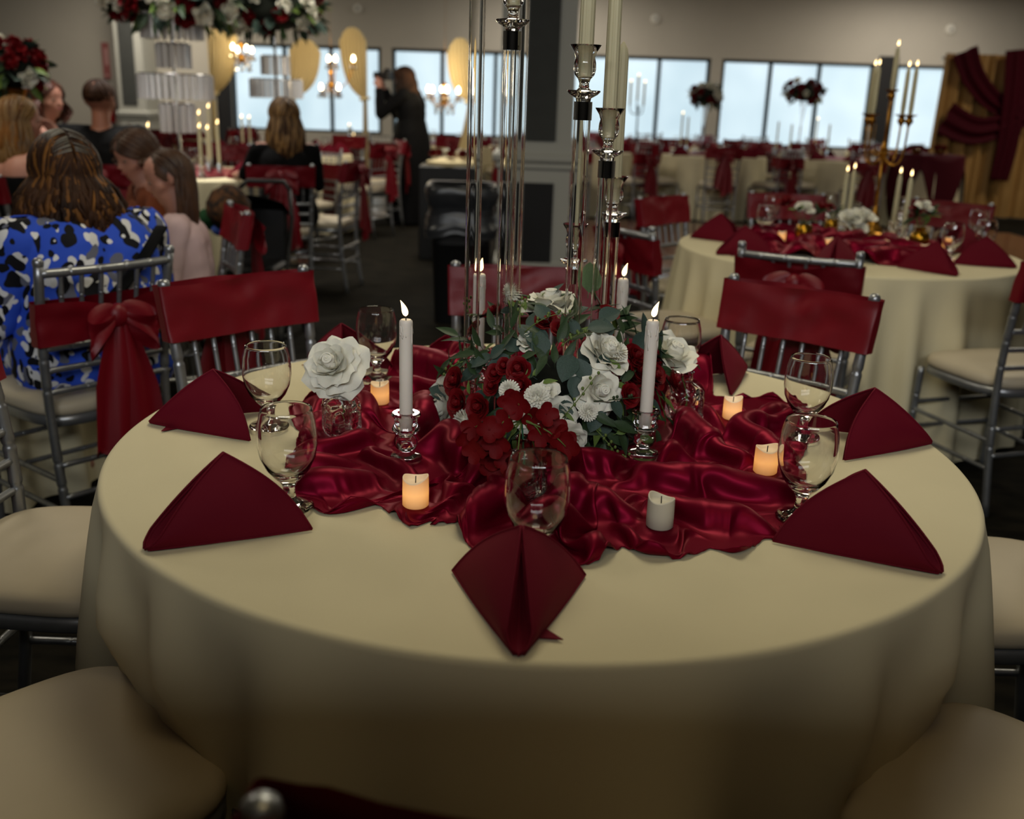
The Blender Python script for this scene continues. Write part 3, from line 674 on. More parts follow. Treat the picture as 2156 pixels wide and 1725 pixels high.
def leaf_mesh(name, m, w, bend=.18, n=9, sharp=1.0):
    P = np.zeros((n, 5, 3))
    for i, t in enumerate(np.linspace(0, 1, n)):
        ww = w * (math.sin(PI * t ** .8) ** (.8 if sharp < 1 else 1.0) + .01) * (1 if sharp < 1 else (1 - .25 * t))
        for j, u in enumerate(np.linspace(-1, 1, 5)): P[i, j] = (t, u * ww, -bend * t * t + .22 * ww * abs(u) + .01)
    mb = MB(); mb.grid(P); mb.tube([(-.18, 0, .0), (0, 0, .008), (.5, 0, -bend * .25 + .006), (.95, 0, -bend * .9 + .006)], [.012, .014, .010, .003], 5)
    return mb.mesh(name, m)
LEAF = {'d': leaf_mesh('leaf', M_LEAFD, .19), 'b': leaf_mesh('leaf', M_LEAFB, .36, .12, sharp=.8), 'l': leaf_mesh('leaf', M_LEAFL, .2, .25), 'g': leaf_mesh('leaf', M_LEAFG, .44, .1, sharp=.7)}
def place_leaf(parent, loc, d, nrm, L, kind, name='leaf'):
    x = Vector(d).normalized(); z = Vector(nrm); z = (z - x * z.dot(x)).normalized(); y = z.cross(x)
    o = obj(name, LEAF[kind], parent); o.matrix_local = Matrix(((x[0], y[0], z[0], loc[0]), (x[1], y[1], z[1], loc[1]), (x[2], y[2], z[2], loc[2]), (0, 0, 0, 1))) @ Matrix.Scale(L, 4)
    return o

# ------------------------------------------------------------------ the flower arrangement round the clear candelabrum
DC = np.array([CENTRE[0], CENTRE[1], TZ + .055]); DR = np.array([.195, .205, .20])
def dome(px, py, k=1.0):
    d = ray(px, py); o = np.array([0, 0, CAM_H]) - DC; a = d / (DR * k); b = o / (DR * k)
    A, B, C_ = a @ a, 2 * a @ b, b @ b - 1; disc = B * B - 4 * A * C_
    t = (-B - math.sqrt(disc)) / (2 * A) if disc > 0 else -B / (2 * A)
    p = np.array([0, 0, CAM_H]) + d * t; n = (p - DC) / DR ** 2; n /= np.linalg.norm(n)
    return p, n
flw = thing('flower_arrangement', 'low dome of white and red flowers and mixed leaves at the foreground table centre', 'flower arrangement', (CENTRE[0], CENTRE[1], zr + .010))
FO = np.array([CENTRE[0], CENTRE[1], zr + .010])
MB().lathe([(0, 0), (.12, 0), (.135, .02), (.13, .06), (.10, .10), (.05, .125), (0, .13)], 28).build('foam_base', M_FOAM, flw)
def pr(kind, px, py, rpx, k=1.0, npet=16, open_=1.0, tilt=(0, 0, 0), name=None, sd=0):
    p, n = dome(px, py, k); dist = np.linalg.norm(p - np.array([0, 0, CAM_H])); R = rpx / F_PX * dist
    n = n + np.array(tilt); n /= np.linalg.norm(n)
    return rose(name or {'w': 'white_rose', 'r': 'red_rose', 'p': 'white_peony'}[kind], flw, tuple(p - FO - n * R * .45), tuple(n), R / 1.02, kind, npet, open_, sd)
for i, a in enumerate([('w', 1160, 626, 54, 1.0, 24, .62, (0, -.25, .5)), ('p', 922, 860, 54, 1.16, 24, 1.0, (-.3, -.7, .1)), ('p', 1284, 732, 46, 1.02, 20, .9, (.3, 0, .4)), ('w', 1268, 822, 48, 1.05, 18, 1.0, (.2, -.4, 0)),
                       ('p', 1205, 930, 34, 1.06, 18, 1.0, (.4, -.3, -.2)), ('w', 1102, 870, 34, .97, 14, .8, (0, -.3, .3)), ('w', 1153, 822, 24, 1.02, 12, .6, (.3, 0, .5)), ('p', 1112, 712, 28, .92, 14, .9, (0, 0, .4)), ('p', 1180, 880, 32, .95, 14, 1.0, (0, -.3, 0))]):
    pr(*a[:7], tilt=a[7], sd=i)
for i, a in enumerate([(953, 800, 27), (960, 848, 26), (1004, 857, 27), (1090, 776, 26), (1094, 812, 25), (1040, 786, 20), (1033, 812, 18), (1342, 748, 25), (1352, 778, 25), (1384, 788, 27), (1336, 790, 22), (1352, 852, 24), (1380, 742, 22),
                       (1060, 770, 18), (1150, 672, 24), (1182, 690, 22), (1034, 652, 20), (1285, 655, 20), (995, 690, 18), (1330, 830, 22)]):
    pr('r', a[0], a[1], a[2], (1.12 if i < 3 else 1.04) if i not in (10, 14, 15, 16) else .95, 18, .60, (0, -.35, .2), sd=20 + i)
# loose red bloom at the far right, hanging over the bud vase
pr('r', 1424, 800, 24, 1.12, 13, .75, (.5, -.2, .2), sd=60)
for i, (px, py, r_) in enumerate([(1073, 612, 26), (1129, 837, 30), (1069, 821, 24), (973, 888, 28), (1305, 738, 22), (1240, 868, 22)]):
    p, n = dome(px, py, (1.03, 1.34, 1.14, 1.12, 1.03, 1.05)[i]); R = r_ / F_PX * np.linalg.norm(p - np.array([0, 0, CAM_H])); o = obj('white_pompom', POM, flw, tuple(p - FO - n * R * .3), None, R * .92); o.rotation_mode = 'QUATERNION'; o.rotation_quaternion = Vector(n).to_track_quat('Z', 'Y')
rs = random.Random(12)
# leaves: those that can be told apart first (pixel, direction in degrees on the dome, length, kind), then filling
LV = [(985, 715, 160, 62, 'd'), (962, 705, 150, 55, 'd'), (1000, 742, 175, 66, 'd'), (985, 755, 190, 66, 'd'), (975, 772, 195, 60, 'd'), (1010, 728, 130, 55, 'd'), (950, 788, 205, 52, 'd'), (1035, 690, 110, 50, 'd'), (1052, 735, 60, 55, 'd'), (1075, 690, 80, 55, 'd'),
      (1030, 752, 20, 46, 'b'), (965, 930, 200, 46, 'g'), (1240, 612, 80, 66, 'g'), (1262, 668, 30, 52, 'b'), (1238, 690, 10, 60, 'b'), (1225, 640, 100, 36, 'd'), (1205, 745, 250, 66, 'b'), (1215, 790, 260, 50, 'b'), (1240, 798, 120, 52, 'b'), (1262, 858, 250, 56, 'b'), (1290, 842, 300, 44, 'b'),
      (1042, 885, 40, 34, 'b'), (1175, 720, 70, 62, 'd'), (1150, 745, 250, 56, 'd'), (1130, 740, 200, 56, 'd'), (1195, 710, 100, 60, 'd'), (1250, 870, 330, 60, 'd'), (1290, 890, 340, 66, 'd'), (1275, 935, 250, 50, 'd'), (1248, 960, 330, 74, 'd'), (1270, 966, 345, 66, 'd'),
      (1120, 790, 40, 34, 'l'), (1140, 805, 10, 34, 'l'), (1108, 800, 80, 30, 'l'), (1105, 650, 100, 26, 'l'), (1085, 645, 120, 26, 'l'), (1190, 870, 320, 26, 'l'), (1365, 850, 330, 48, 'l'), (1395, 835, 340, 48, 'l'), (1400, 860, 300, 44, 'l'), (1340, 870, 260, 40, 'l'), (1320, 815, 170, 34, 'l'), (1310, 775, 150, 34, 'l'), (1395, 755, 70, 26, 'b'),
      (985, 830, 90, 30, 'l'), (1020, 830, 120, 26, 'l'), (1000, 810, 60, 30, 'd'), (1385, 905, 300, 56, 'd'), (1410, 880, 330, 50, 'd'), (1300, 915, 20, 44, 'l'), (1345, 905, 0, 50, 'd')]
def dome_leaf(px, py, ang, Lpx, kind, k=1.02, lift=.35):
    p, n = dome(px, py, k); L = Lpx / F_PX * np.linalg.norm(p - np.array([0, 0, CAM_H]))
    d = _right * math.cos(math.radians(ang)) + _up * math.sin(math.radians(ang)); d = d - n * (d @ n) * .7 + n * lift * rs.uniform(.2, 1)
    nr = n + np.array([rs.uniform(-.5, .5), rs.uniform(-.5, .1), rs.uniform(-.1, .6)])
    place_leaf(flw, tuple(p - FO - n * .004), d, nr, L, kind)
for a in LV: dome_leaf(*a)
for k in range(270):
    ang = rs.uniform(0, 2 * PI); q = math.sqrt(rs.uniform(.02, 1.0)); px = 1165 + 240 * q * math.cos(ang); py = 790 + 172 * q * math.sin(ang)
    out = math.degrees(math.atan2(-(py - 800), px - 1165)) + rs.uniform(-55, 55)
    dome_leaf(px, py, out, rs.uniform(34, 60), rs.choice('ddddbbdl'), rs.uniform(.84, .98), .3)
# thin sprigs with buds
for (px, py, dx, dy) in ((1105, 700, 90, -40), (1240, 700, -60, 30), (1095, 690, 12, -60), (1000, 690, -14, -60), (1250, 845, 120, -10), (1185, 880, 70, -90), (1260, 965, 60, -4), (1255, 905, 40, 50), (980, 760, -40, 40)):
    p0, n0 = dome(px, py, 1.02); p1, n1 = dome(px + dx, py + dy, 1.12); mid = (p0 + p1) / 2 + (n0 + n1) * .012
    P = bez(p0 - FO, mid - FO, p1 - FO, 9); mb = MB().tube(P, np.linspace(.0011, .0005, 9), 5)
    for q in range(2, 9): s_ = (-1) ** q; mb.ell(P[q] + np.array([s_ * .004, 0, .004]), (.0028, .0022, .0034), 6, 4)
    mb.build('sprig', M_STEM if dx != 120 else M_LEAFD, flw)

# ------------------------------------------------------------------ single white roses in the bud vases, hydrangea in the front vase
def stem_rose(label, vase, head_px, Rpx, y_head, nrm, npet, open_, sd):
    h = at_y(head_px[0], head_px[1], y_head); R = Rpx / F_PX * np.linalg.norm(h - np.array([0, 0, CAM_H])); base = np.array([vase[0], vase[1], ZR + .012])
    t = thing('white_rose', label, 'flower', tuple(base), 0, 'white roses in bud vases')
    nrm = np.array(nrm, float); nrm /= np.linalg.norm(nrm); hl = h - base
    o = rose('bloom', t, tuple(hl - nrm * R * .4), tuple(nrm), R / 1.02, 'w', npet, open_, sd)
    MB().tube(bez((0, 0, 0), (0, 0, max(.09, hl[2] * .8)), hl - nrm * R * .4, 10), .0018, 6).build('stem', M_STEM, t)
    return t
stem_rose('fully open white rose in the left bud vase', VASE[0], (694, 762), 54, VASE[0][1] - .01, (-.22, -.8, .6), 34, 1.15, 3)
stem_rose('white rose bud leaning right in the right bud vase', VASE[1], (1420, 742), 58, VASE[1][1], (.4, -.35, 1), 20, .36, 4)
hb = np.array([VASE[2][0], VASE[2][1], ZR + .012])
hy = thing('red_hydrangea', 'dark red hydrangea cluster facing down over the front bud vase', 'flower', tuple(hb))
hc = at_y(1098, 886, VASE[2][1] - .01) - hb
MB().tube(bez((0, 0, 0), (0, .004, hc[2] * .6), hc, 12), .0016, 6).build('stem', mat('teal_stem', S(40, 92, 66), 0.6), hy)
brs = MB(); fl = []
for q_, (px, py) in enumerate(((1120, 880), (1165, 897), (1140, 917), (1182, 926), (1125, 942), (1163, 955), (1192, 942), (1150, 872), (1000, 900), (1030, 905), (1056, 893), (984, 925), (1015, 935), (1046, 935), (1030, 962), (1000, 950), (1041, 988), (1066, 975), (1086, 1000), (1074, 845), (1090, 852))):
    p = at_y(px, py, VASE[2][1] - .03 + rs.uniform(-.01, .04)) - hb
    if q_ % 2 == 0: brs.tube(bez(hc, hc * .4 + p * .6 + np.array([0, -.006, .018]), p, 8), np.linspace(.0016, .0009, 8), 6)
    o = obj('floret', FLO, hy, tuple(p), None, rs.uniform(.018, .023)); o.rotation_mode = 'QUATERNION'; o.rotation_quaternion = Vector((rs.uniform(-.5, .5), -1, rs.uniform(-.2, .6))).to_track_quat('Z', 'Y')
brs.build('branches', M_STEM, hy)

# ------------------------------------------------------------------ clear tube candelabrum
cb = thing('clear_candelabrum', 'tall candelabrum of clear acrylic tubes with crystal cups rising out of the flowers', 'candelabrum', (CENTRE[0], CENTRE[1], zr + .009))
CO = np.array([CENTRE[0], CENTRE[1], zr + .009])
MB().lathe([(0, 0), (.17, 0), (.172, .004), (.165, .010), (0, .012)], 40).build('base_plate', M_CHROME, cb)
TR_ = .0142
def tube_mesh(L):
    r, ri = TR_, TR_ * .87; return MB().lathe([(ri, 0), (r, 0), (r, L), (ri, L), (ri, 0)], 36).mesh('tube', M_ACRYL)
def cup_mesh():
    o_ = [(0, 0), (.012, .0), (.013, .006), (.0235, .012), (.028, .0165), (.0275, .0185), (.0145, .0170), (.0088, .022), (.0082, .030), (.0105, .036), (.0165, .043), (.0186, .052), (.0180, .062), (.0160, .070), (.0185, .078), (.0245, .087), (.0258, .0895)]
    i_ = [(.0238, .0890), (.0172, .079), (.0140, .071), (.0138, .040), (0, .039)]
    return MB().lathe(o_ + i_, 36).mesh('candle_cup', M_GLASS)
CUPM = cup_mesh(); COLM = MB().lathe([(0, 0), (TR_ + .0013, 0), (TR_ + .0013, .0295), (0, .0295)], 36).mesh('collar', M_CHROME)
def ribbed_taper(L, r=.0122):
    n = 48; a = np.arange(n) * 2 * PI / n; P = []
    for z, k in ((0, .86), (.004, .9), (.036, .9), (.040, 1), (L * .5, .97), (L - .03, .9), (L - .012, .72), (L, .15)): rr = r * k * (1 + .045 * np.sign(np.cos(a * 12)) * (1 if .03 < z < L - .02 else 0)); P.append(np.stack([rr * np.cos(a), rr * np.sin(a), np.full(n, z)], -1))
    mb = MB(); P = np.array(P); mb.grid(np.swapaxes(P, 0, 1), cu=True); mb.add(P[0], [list(range(n))[::-1]]); mb.add(P[-1], [list(range(n))]); return mb.mesh('taper_candle', M_TAPER)
TAPM = ribbed_taper(.30)
# (pixel of the collar's lower end, depth, candle?)  tubes stand upright on the base plate
TUB = [(1009, -160, 1.80, 'leftmost clear tube'), (1078, 106, 1.74, 'x'), (1101, -60, 1.86, 'x'), (1226, 253, 1.72, 'ribbed cream taper in the crystal cup, left one of the two leaning tall ones'), (1276, 374, 1.80, 'x'), (1288, 498, 2.00, 'x'), (1206, 596, 1.98, 'x')]
CANL = {0: None, 1: 'cream taper in the cup at the top edge, second clear tube from left', 3: 'cream ribbed taper rising out of the frame from the tall middle crystal cup', 4: 'cream ribbed taper in the lower crystal cup at the right, in front',
        5: 'cream ribbed taper standing behind the right crystal cup, in the lowest right cup', 6: 'slim cream taper seen through the middle clear tube'}
for k, (px, py, y, _) in enumerate(TUB):
    top = at_y(px, py, y) - CO; L = top[2] - .012
    lean = np.array([top[0], top[1], 0]); 
    obj('tube', tube_mesh(L), cb, (top[0], top[1], .012))
    obj('collar', COLM, cb, (top[0], top[1], .012 + L)); obj('candle_cup', CUPM, cb, (top[0], top[1], .012 + L + .029))
    if k in CANL and CANL[k]:
        tag(obj('tall_taper', TAPM if k != 6 else ribbed_taper(.26, .0095), None, tuple(np.array([top[0], top[1], .012 + L + .029 + .0395]) + CO), (0, 0.012 if k in (4,) else 0, k)), CANL[k], 'candle', 'tall cream tapers in the clear candelabrum')
# ------------------------------------------------------------------ ballroom chairs
def post_path(sx):      # rear leg and back post in one sweep: foot, seat, top
    return [(sx * .175, -.235, 0), (sx * .178, -.205, .22), (sx * .182, -.19, .44), (sx * .187, -.195, .60), (sx * .192, -.215, .76), (sx * .197, -.245, .905)]
def smooth_path(P, n=22):
    P = np.array(P, float); k = len(P); t = np.linspace(0, k - 1, n); out = []
    for u in t:
        i = min(int(u), k - 2); f = u - i; p0 = P[max(i-1, 0)]; p1 = P[i]; p2 = P[i+1]; p3 = P[min(i+2, k-1)]
        out.append(.5 * ((2*p1) + (-p0+p2)*f + (2*p0-5*p1+4*p2-p3)*f*f + (-p0+3*p1-3*p2+p3)*f**3))
    return np.array(out)
def bamboo(mb, P, r, joints, n=10):
    P = smooth_path(P, 26); L = np.concatenate([[0], np.cumsum(np.linalg.norm(np.diff(P, axis=0), axis=1))]); L /= L[-1]
    t = np.sort(np.concatenate([np.linspace(0, 1, 20)] + [[j - .012, j - .006, j, j + .006, j + .012] for j in joints]).clip(0, 1)); Q = np.stack([np.interp(t, L, P[:, q]) for q in range(3)], -1)
    rad = np.full(len(t), r)
    for j in joints: rad = rad * (1 - .16 * np.exp(-((t - j) / .004) ** 2) ) * (1 + .07 * np.exp(-((np.abs(t - j) - .011) / .004) ** 2))
    mb.tube(Q, rad, n); return mb
def back_at(z): 
    P = np.array(post_path(1)); return np.interp(z, P[:, 2], P[:, 0]), np.interp(z, P[:, 2], P[:, 1])
def crest_path(z, sag=.02, n=11):
    x, y = back_at(z); u = np.linspace(-1, 1, n); return np.stack([u * x, y - sag * (1 - u * u), np.full(n, z)], -1)
CHM = {}
def chair_meshes():
    for sx in (-1, 1): CHM['rear%d' % sx] = bamboo(MB(), post_path(sx), .0135, (.28, .36, .60, .70, .80)).mesh('rear_leg', M_SILVER)
    fp = lambda sx: [(sx * .188, .195, .44), (sx * .190, .20, .22), (sx * .192, .205, 0)]
    for sx in (-1, 1): CHM['front%d' % sx] = bamboo(MB(), fp(sx), .0135, (.25, .4, .62)).mesh('front_leg', M_SILVER)
    CHM['finial'] = MB().lathe([(0, 0), (.0125, 0), (.0145, .004), (.0150, .012), (.0135, .019), (.008, .024), (0, .0255)], 16).mesh('finial', M_SILVER)
    CHM['crest'] = bamboo(MB(), crest_path(.88), .0125, (.2, .4, .6, .8)).mesh('crest_rail', M_SILVER)
    CHM['mid'] = bamboo(MB(), crest_path(.665, .012), .010, (.2, .4, .6, .8)).mesh('back_rail', M_SILVER)
    CHM['low1'] = bamboo(MB(), crest_path(.60, .010), .009, (.3, .7)).mesh('back_rail', M_SILVER); CHM['low2'] = bamboo(MB(), crest_path(.535, .008), .009, (.3, .7)).mesh('back_rail', M_SILVER)
    a, b = crest_path(.88), crest_path(.665, .012)
    for k in range(6):
        f = (k + 1) / 7; i = f * 10; i0 = int(i); fr = i - i0; pa = a[i0] * (1 - fr) + a[i0 + 1] * fr; pb = b[i0] * (1 - fr) + b[i0 + 1] * fr
        CHM['sp%d' % k] = bamboo(MB(), [pb, (pa + pb) / 2, pa], .0068, (.35, .7), 8).mesh('spindle', M_SILVER)
    q = 0
    for z0 in (.17, .27):
        for sx in (-1, 1): CHM['st%d' % q] = bamboo(MB(), [(sx * .178, -.21, z0), (sx * .184, 0, z0), (sx * .191, .20, z0)], .0085, (.25, .5, .75), 8).mesh('stretcher', M_SILVER); q += 1
        CHM['st%d' % q] = bamboo(MB(), [(-.19, .20, z0 + .03), (0, .20, z0 + .03), (.19, .20, z0 + .03)], .0085, (.25, .5, .75), 8).mesh('stretcher', M_SILVER); q += 1
        CHM['st%d' % q] = bamboo(MB(), [(-.177, -.212, z0 + .05), (0, -.212, z0 + .05), (.177, -.212, z0 + .05)], .0085, (.25, .5, .75), 8).mesh('stretcher', M_SILVER); q += 1
    CHM['nst'] = q
    def seat_outline(k, n=64):
        a_ = np.arange(n) * 2 * PI / n; c, s_ = np.cos(a_), np.sin(a_); e = 4.0
        r = (np.abs(c) ** e + np.abs(s_) ** e) ** (-1 / e); x = r * c; y = r * s_
        return np.stack([x * (.205 + .012 * y) * k, y * .205 * k, 0 * x], -1)
    mb = MB(); P = np.array([seat_outline(k) + [0, 0, z] for k, z in ((.97, .425), (1.0, .43), (1.0, .452), (.97, .456))]); mb.grid(np.swapaxes(P, 0, 1), cu=True); mb.add(P[0], [list(range(64))[::-1]]); mb.add(P[-1], [list(range(64))])
    CHM['frame'] = mb.mesh('seat_frame', M_SILVER)
    mb = MB(); P = np.array([seat_outline(k) + [0, 0, z] for k, z in ((.96, .456), (1.0, .462), (1.015, .472), (1.01, .484), (.985, .494), (.93, .501), (.8, .507), (.5, .511), (.15, .513))]); mb.grid(np.swapaxes(P, 0, 1), cu=True); mb.add(P[0], [list(range(64))[::-1]]); mb.add(P[-1], [list(range(64))])
    CHM['cushion'] = mb.mesh('cushion', M_CUSHION)
chair_meshes()
def sash_band(zlo, zhi, seed, drape=0.0, tight=0.0, over=.022):
    rs = np.random.RandomState(seed); n, m = 96, 12; P = np.zeros((n, m, 3))
    for j, v in enumerate(np.linspace(0, 1, m)):
        z = zlo + (zhi - zlo) * v; x, y = back_at(z); a_ = np.arange(n) * 2 * PI / n; c, s_ = np.cos(a_), np.sin(a_); e = 9
        r = (np.abs(c) ** e + np.abs(s_) ** e) ** (-1 / e)
        X = r * c * (x + over); u = X / (x + over); Y = y + r * s_ * .024 - .018 * (1 - u * u)
        w = 0.006 * (vnoise(np.arange(n) * .16 + v * 1.2, np.full(n, v * 3.2), seed) - .5) + .010 * (vnoise(u * 5.2 + v * 1.3 + 5, v * 3.0 - u * 1.7 + 3, seed + 7) - .5) + .0012 * np.sin(v * 9 + u * 5 + seed) 
        Y = Y + np.sign(s_) * np.abs(s_) ** .5 * (w + .003)
        if tight: z2 = z + (zlo + (zhi - zlo) * .5 - z) * tight * np.exp(-(u / .35) ** 2) * (s_ < 0)
        else: z2 = z + 0 * u
        z2 = z2 + (.006 * (vnoise(np.arange(n) * .12, np.full(n, 1.0), seed + 3) - .5)) * (1 if v in (0.0, 1.0) else .3)
        P[:, j] = np.stack([X, Y, z2], -1)
    mb = MB(); mb.grid(P, cu=True); return mb.mesh('sash', M_SASH)
def bow_meshes(zk, seed):
    x, y = back_at(zk); y0 = y - .05
    k = MB(); k.ell((0, y0 - .012, zk), (.030, .024, .036), 16, 10); knot = k.mesh('knot', M_SASH)
    loops = []
    for sx in (-1, 1):
        n, m = 22, 8; P = np.zeros((n, m, 3))
        for i, t in enumerate(np.linspace(0, 1, n)):
            a_ = t * 2 * PI; lx = .075 * (1 - math.cos(a_)) * .78; lz = .034 * math.sin(a_)
            for j, u in enumerate(np.linspace(-1, 1, m)):
                wd = .016 + .04 * math.sin(PI * t) ; 
                P[i, j] = (sx * (lx * .85 + .006), y0 - .012 - .028 * math.sin(PI * t) + u * .014 * math.sin(a_) + .004 * math.sin(u * 5 + t * 9), zk + lz * .6 - lx * .45 + u * wd)
        mb = MB(); mb.grid(P); loops.append(mb.mesh('bow_loop', M_SASH))
    tails = []
    for sx, L in ((-1, .40), (1, .46)):
        n, m = 26, 9; P = np.zeros((n, m, 3))
        for i, t in enumerate(np.linspace(0, 1, n)):
            w = .018 + .048 * min(1, t * 2.2) ** .8
            for j, u in enumerate(np.linspace(-1, 1, m)):
                P[i, j] = (sx * (.008 + .045 * t ** .7) + u * w, y0 - .02 - .012 * math.sin(u * 4.5 + sx + t * 2) * (.4 + t) - .015 * t, zk - .01 - L * t + (.03 * u * sx if i == n - 1 else 0))
        mb = MB(); mb.grid(P); tails.append(mb.mesh('sash_tail', M_SASH))
    return knot, loops, tails
SASH_MID = sash_band(.735, .872, 5, tight=.3); BOW_MID = bow_meshes(.80, 3); SASH_HI = sash_band(.775, .909, 3); SASH_TOP = sash_band(.775, .921, 4, over=.012); SASH_LO = sash_band(.675, .80, 8, tight=.35); BOW_HI = bow_meshes(.85, 1); BOW_LO = bow_meshes(.745, 2)
def chair(label, back_xy, face_deg, group, sash='hi', loc_seat=None):
    """back_xy: where the top of the back stands; face_deg: the way a sitter looks"""
    a = math.radians(face_deg); fx, fy = math.cos(a), math.sin(a)
    loc = (back_xy[0] + .245 * fx, back_xy[1] + .245 * fy, 0)
    t = thing('ballroom_chair', label, 'chair', loc, a - PI / 2, group)
    for k in ('frame', 'cushion', 'rear-1', 'rear1', 'front-1', 'front1', 'crest', 'mid', 'low1', 'low2'): obj({'frame': 'seat_frame', 'cushion': 'cushion', 'crest': 'crest_rail', 'mid': 'back_rail', 'low1': 'back_rail', 'low2': 'back_rail'}.get(k, 'rear_leg' if k[0] == 'r' else 'front_leg'), CHM[k], t)
    for k in range(6): obj('spindle', CHM['sp%d' % k], t)
    for k in range(CHM['nst']): obj('stretcher', CHM['st%d' % k], t)
    for sx in (-1, 1): obj('finial', CHM['finial'], t, (sx * .197, -.245, .90))
    if sash:
        so = obj('sash', {'hi': SASH_HI, 'top': SASH_TOP, 'mid': SASH_MID, 'lo': SASH_LO}[sash], t); kn, lo, ta = {'hi': BOW_HI, 'top': BOW_HI, 'mid': BOW_MID, 'lo': BOW_LO}[sash]
        obj('knot', kn, so)
        for m_ in lo: obj('bow_loop', m_, so)
        for m_ in ta: obj('sash_tail', m_, so)
    return t
GM = 'silver chairs around the foreground table'
CHL = {0: 'silver chair back with red sash cut off by the bottom edge of the photo', 1: 'silver chair tucked in at the near right, only its ivory seat in the corner', 2: 'silver chair at the right of the foreground table, ivory seat cut by the frame', 3: 'silver chair with red sash front at back right of the foreground table',
       4: 'silver chair with red sash directly behind the flowers and clear tubes', 5: 'silver chair with a creased red sash front at back left of the foreground table', 6: 'silver chair at the left of the foreground table, ivory seat and two rungs showing', 7: 'silver chair tucked in at the near left, large ivory seat in the corner'}
CHA = {0: (-94, 1.20), 1: (-45, 1.16), 2: (2, 1.16), 3: (51, 1.125), 4: (91.5, 1.065), 5: (135, 1.082), 6: (178, 1.17), 7: (-137, 1.16)}
for k, (a, r_) in CHA.items():
    ar_ = math.radians(a); chair(CHL[k], (TX + r_ * math.cos(ar_), TY + r_ * math.sin(ar_)) if k else (.037, .507), a + 180 if k else 80, GM, 'hi' if k else 'top')
# left table behind: the blue dress lady's chair and the girl's
LT = (-2.22, 3.58)
GL = 'silver chairs around the left table'
chair('silver chair with a big red bow, under the woman in the blue dress', (-1.152, 2.76), 141.7, GL, 'lo')
chair('silver chair with red sash behind the girl in the pink top', (-1.13, 4.02), 205, GL)
chair('silver chair under the boy at the left table', (-1.72, 4.62), 262, GL)
chair('silver chair with burgundy sash at the left edge, beyond the woman in blue', (-2.75, 4.4), 305, GL)
# right table
RT = (1.49, 4.5)
GR = 'silver chairs around the right table'
chair('silver chair with red bow and tails, back to us, in front of the right table', (.955, 3.35), 64, GR, 'mid')
chair('silver chair seen from its side at the right edge, before the right table', (1.87, 3.30), 107, GR)
chair('silver chair with hanging red bow between the clear tubes and the right table', (.42, 3.95), 27, GR, 'mid')
chair('silver chair with red sash front and bare rungs, left behind the right table', (.736, 5.165), -42, GR)
chair('silver chair behind the right table, left of the gold candelabrum', (1.49, 5.60), -90, GR)
chair('silver chair behind the right table, in front of the gold drape', (2.34, 5.43), -132, GR)
chair('silver chair at the right edge beyond the right table napkins', (2.65, 4.5), 180, GR)
# ------------------------------------------------------------------ right table with the gold candelabrum
table_obj('round table hidden under the cream cloth at right', RT, .73)
cloth_obj('tablecloth', 'cream floor length cloth on the round table at right, with the gold candelabrum', RT, .75, 21, nf=26, amp=.05, res=300)
rth = np.arange(28) * 2 * PI / 28
runner('table_runner', 'burgundy satin cloth heaped on the right table around the gold candelabrum', RT, [(RT[0] + (.47 + .06 * math.sin(5 * t + 1)) * math.cos(t), RT[1] + (.44 + .05 * math.sin(4 * t)) * math.sin(t)) for t in rth], zr, 31, [(RT[0], RT[1], .1, .008)], N=80, iters=150, hem=False)
for a, r_, k, lab in [(205, .60, 0, 'burgundy napkin pyramid at the left rim of the right table'), (248, .60, 1, 'burgundy napkin pyramid on the right table behind the red bow chair'), (288, .60, 2, 'burgundy napkin pyramid on the near rim of the right table, below a goblet'),
                      (325, .60, 0, 'burgundy napkin pyramid at the right rim of the right table, cut by the frame'), (160, .60, 1, 'burgundy napkin pyramid at the far left rim of the right table'), (10, .6, 2, 'burgundy napkin pyramid at the far right rim of the right table')]:
    a_ = math.radians(a); tag(obj('napkin', NAPM[k], None, (RT[0] + r_ * math.cos(a_), RT[1] + r_ * math.sin(a_), TZ + .001), (0, 0, a_), 1.1), lab, 'napkin', 'folded napkins on the right table')
def ontable(px, py): p = at_z(px, py, TZ + .006); return (p[0], p[1], TZ + .0065)
for px, py, lab in [(1608, 503, 'front one of the two goblets at the left of the right table'), (1622, 474, 'rear one of the two goblets at the left of the right table'), (1742, 468, 'goblet on the right table just left of the taper candles'), (1895, 476, 'goblet on the right table behind the two short tapers'), (1998, 548, 'goblet with a candle glow behind it on the right table'), (2052, 512, 'rear goblet at the right end of the right table'), (2068, 538, 'front goblet at the right end of the right table')]:
    tag(obj('water_goblet', GOBM, None, ontable(px, py)), lab, 'glass', 'goblets on the right table')
ZS = TZ + .016
# gold candelabrum
gp = at_z(1836, 492, ZS); gy = gp[1]
gc = thing('gold_candelabrum', 'tall gold candelabrum with five arms and lit candles on the right table', 'candelabrum', (gp[0], gy, ZS - .002))
GB = np.array([gp[0], gy, ZS - .002])
def rel(px, py, y=None): return at_y(px, py, gy if y is None else y) - GB
MB().lathe([(0, 0), (.062, 0), (.064, .006), (.058, .012), (.05, .016), (.046, .03), (.03, .045), (.02, .07), (.026, .085), (.018, .10), (.012, .13), (.010, .14), (0, .14)], 28).build('base', M_GOLD, gc)
zc = rel(1852, 320)[2]; ztop = rel(1873, 200)[2]
mb = MB(); mb.tube([(0, 0, .13), (0, 0, zc)], .0085, 10)
mb.lathe([(.0085, -.03), (.018, -.022), (.024, -.008), (.016, .006), (.02, .016), (.012, .03), (.008, .05)], 16, (0, 0, zc)); mb.tube([(0, 0, zc), (0, 0, ztop)], .0075, 10); mb.build('stem', M_GOLD, gc)
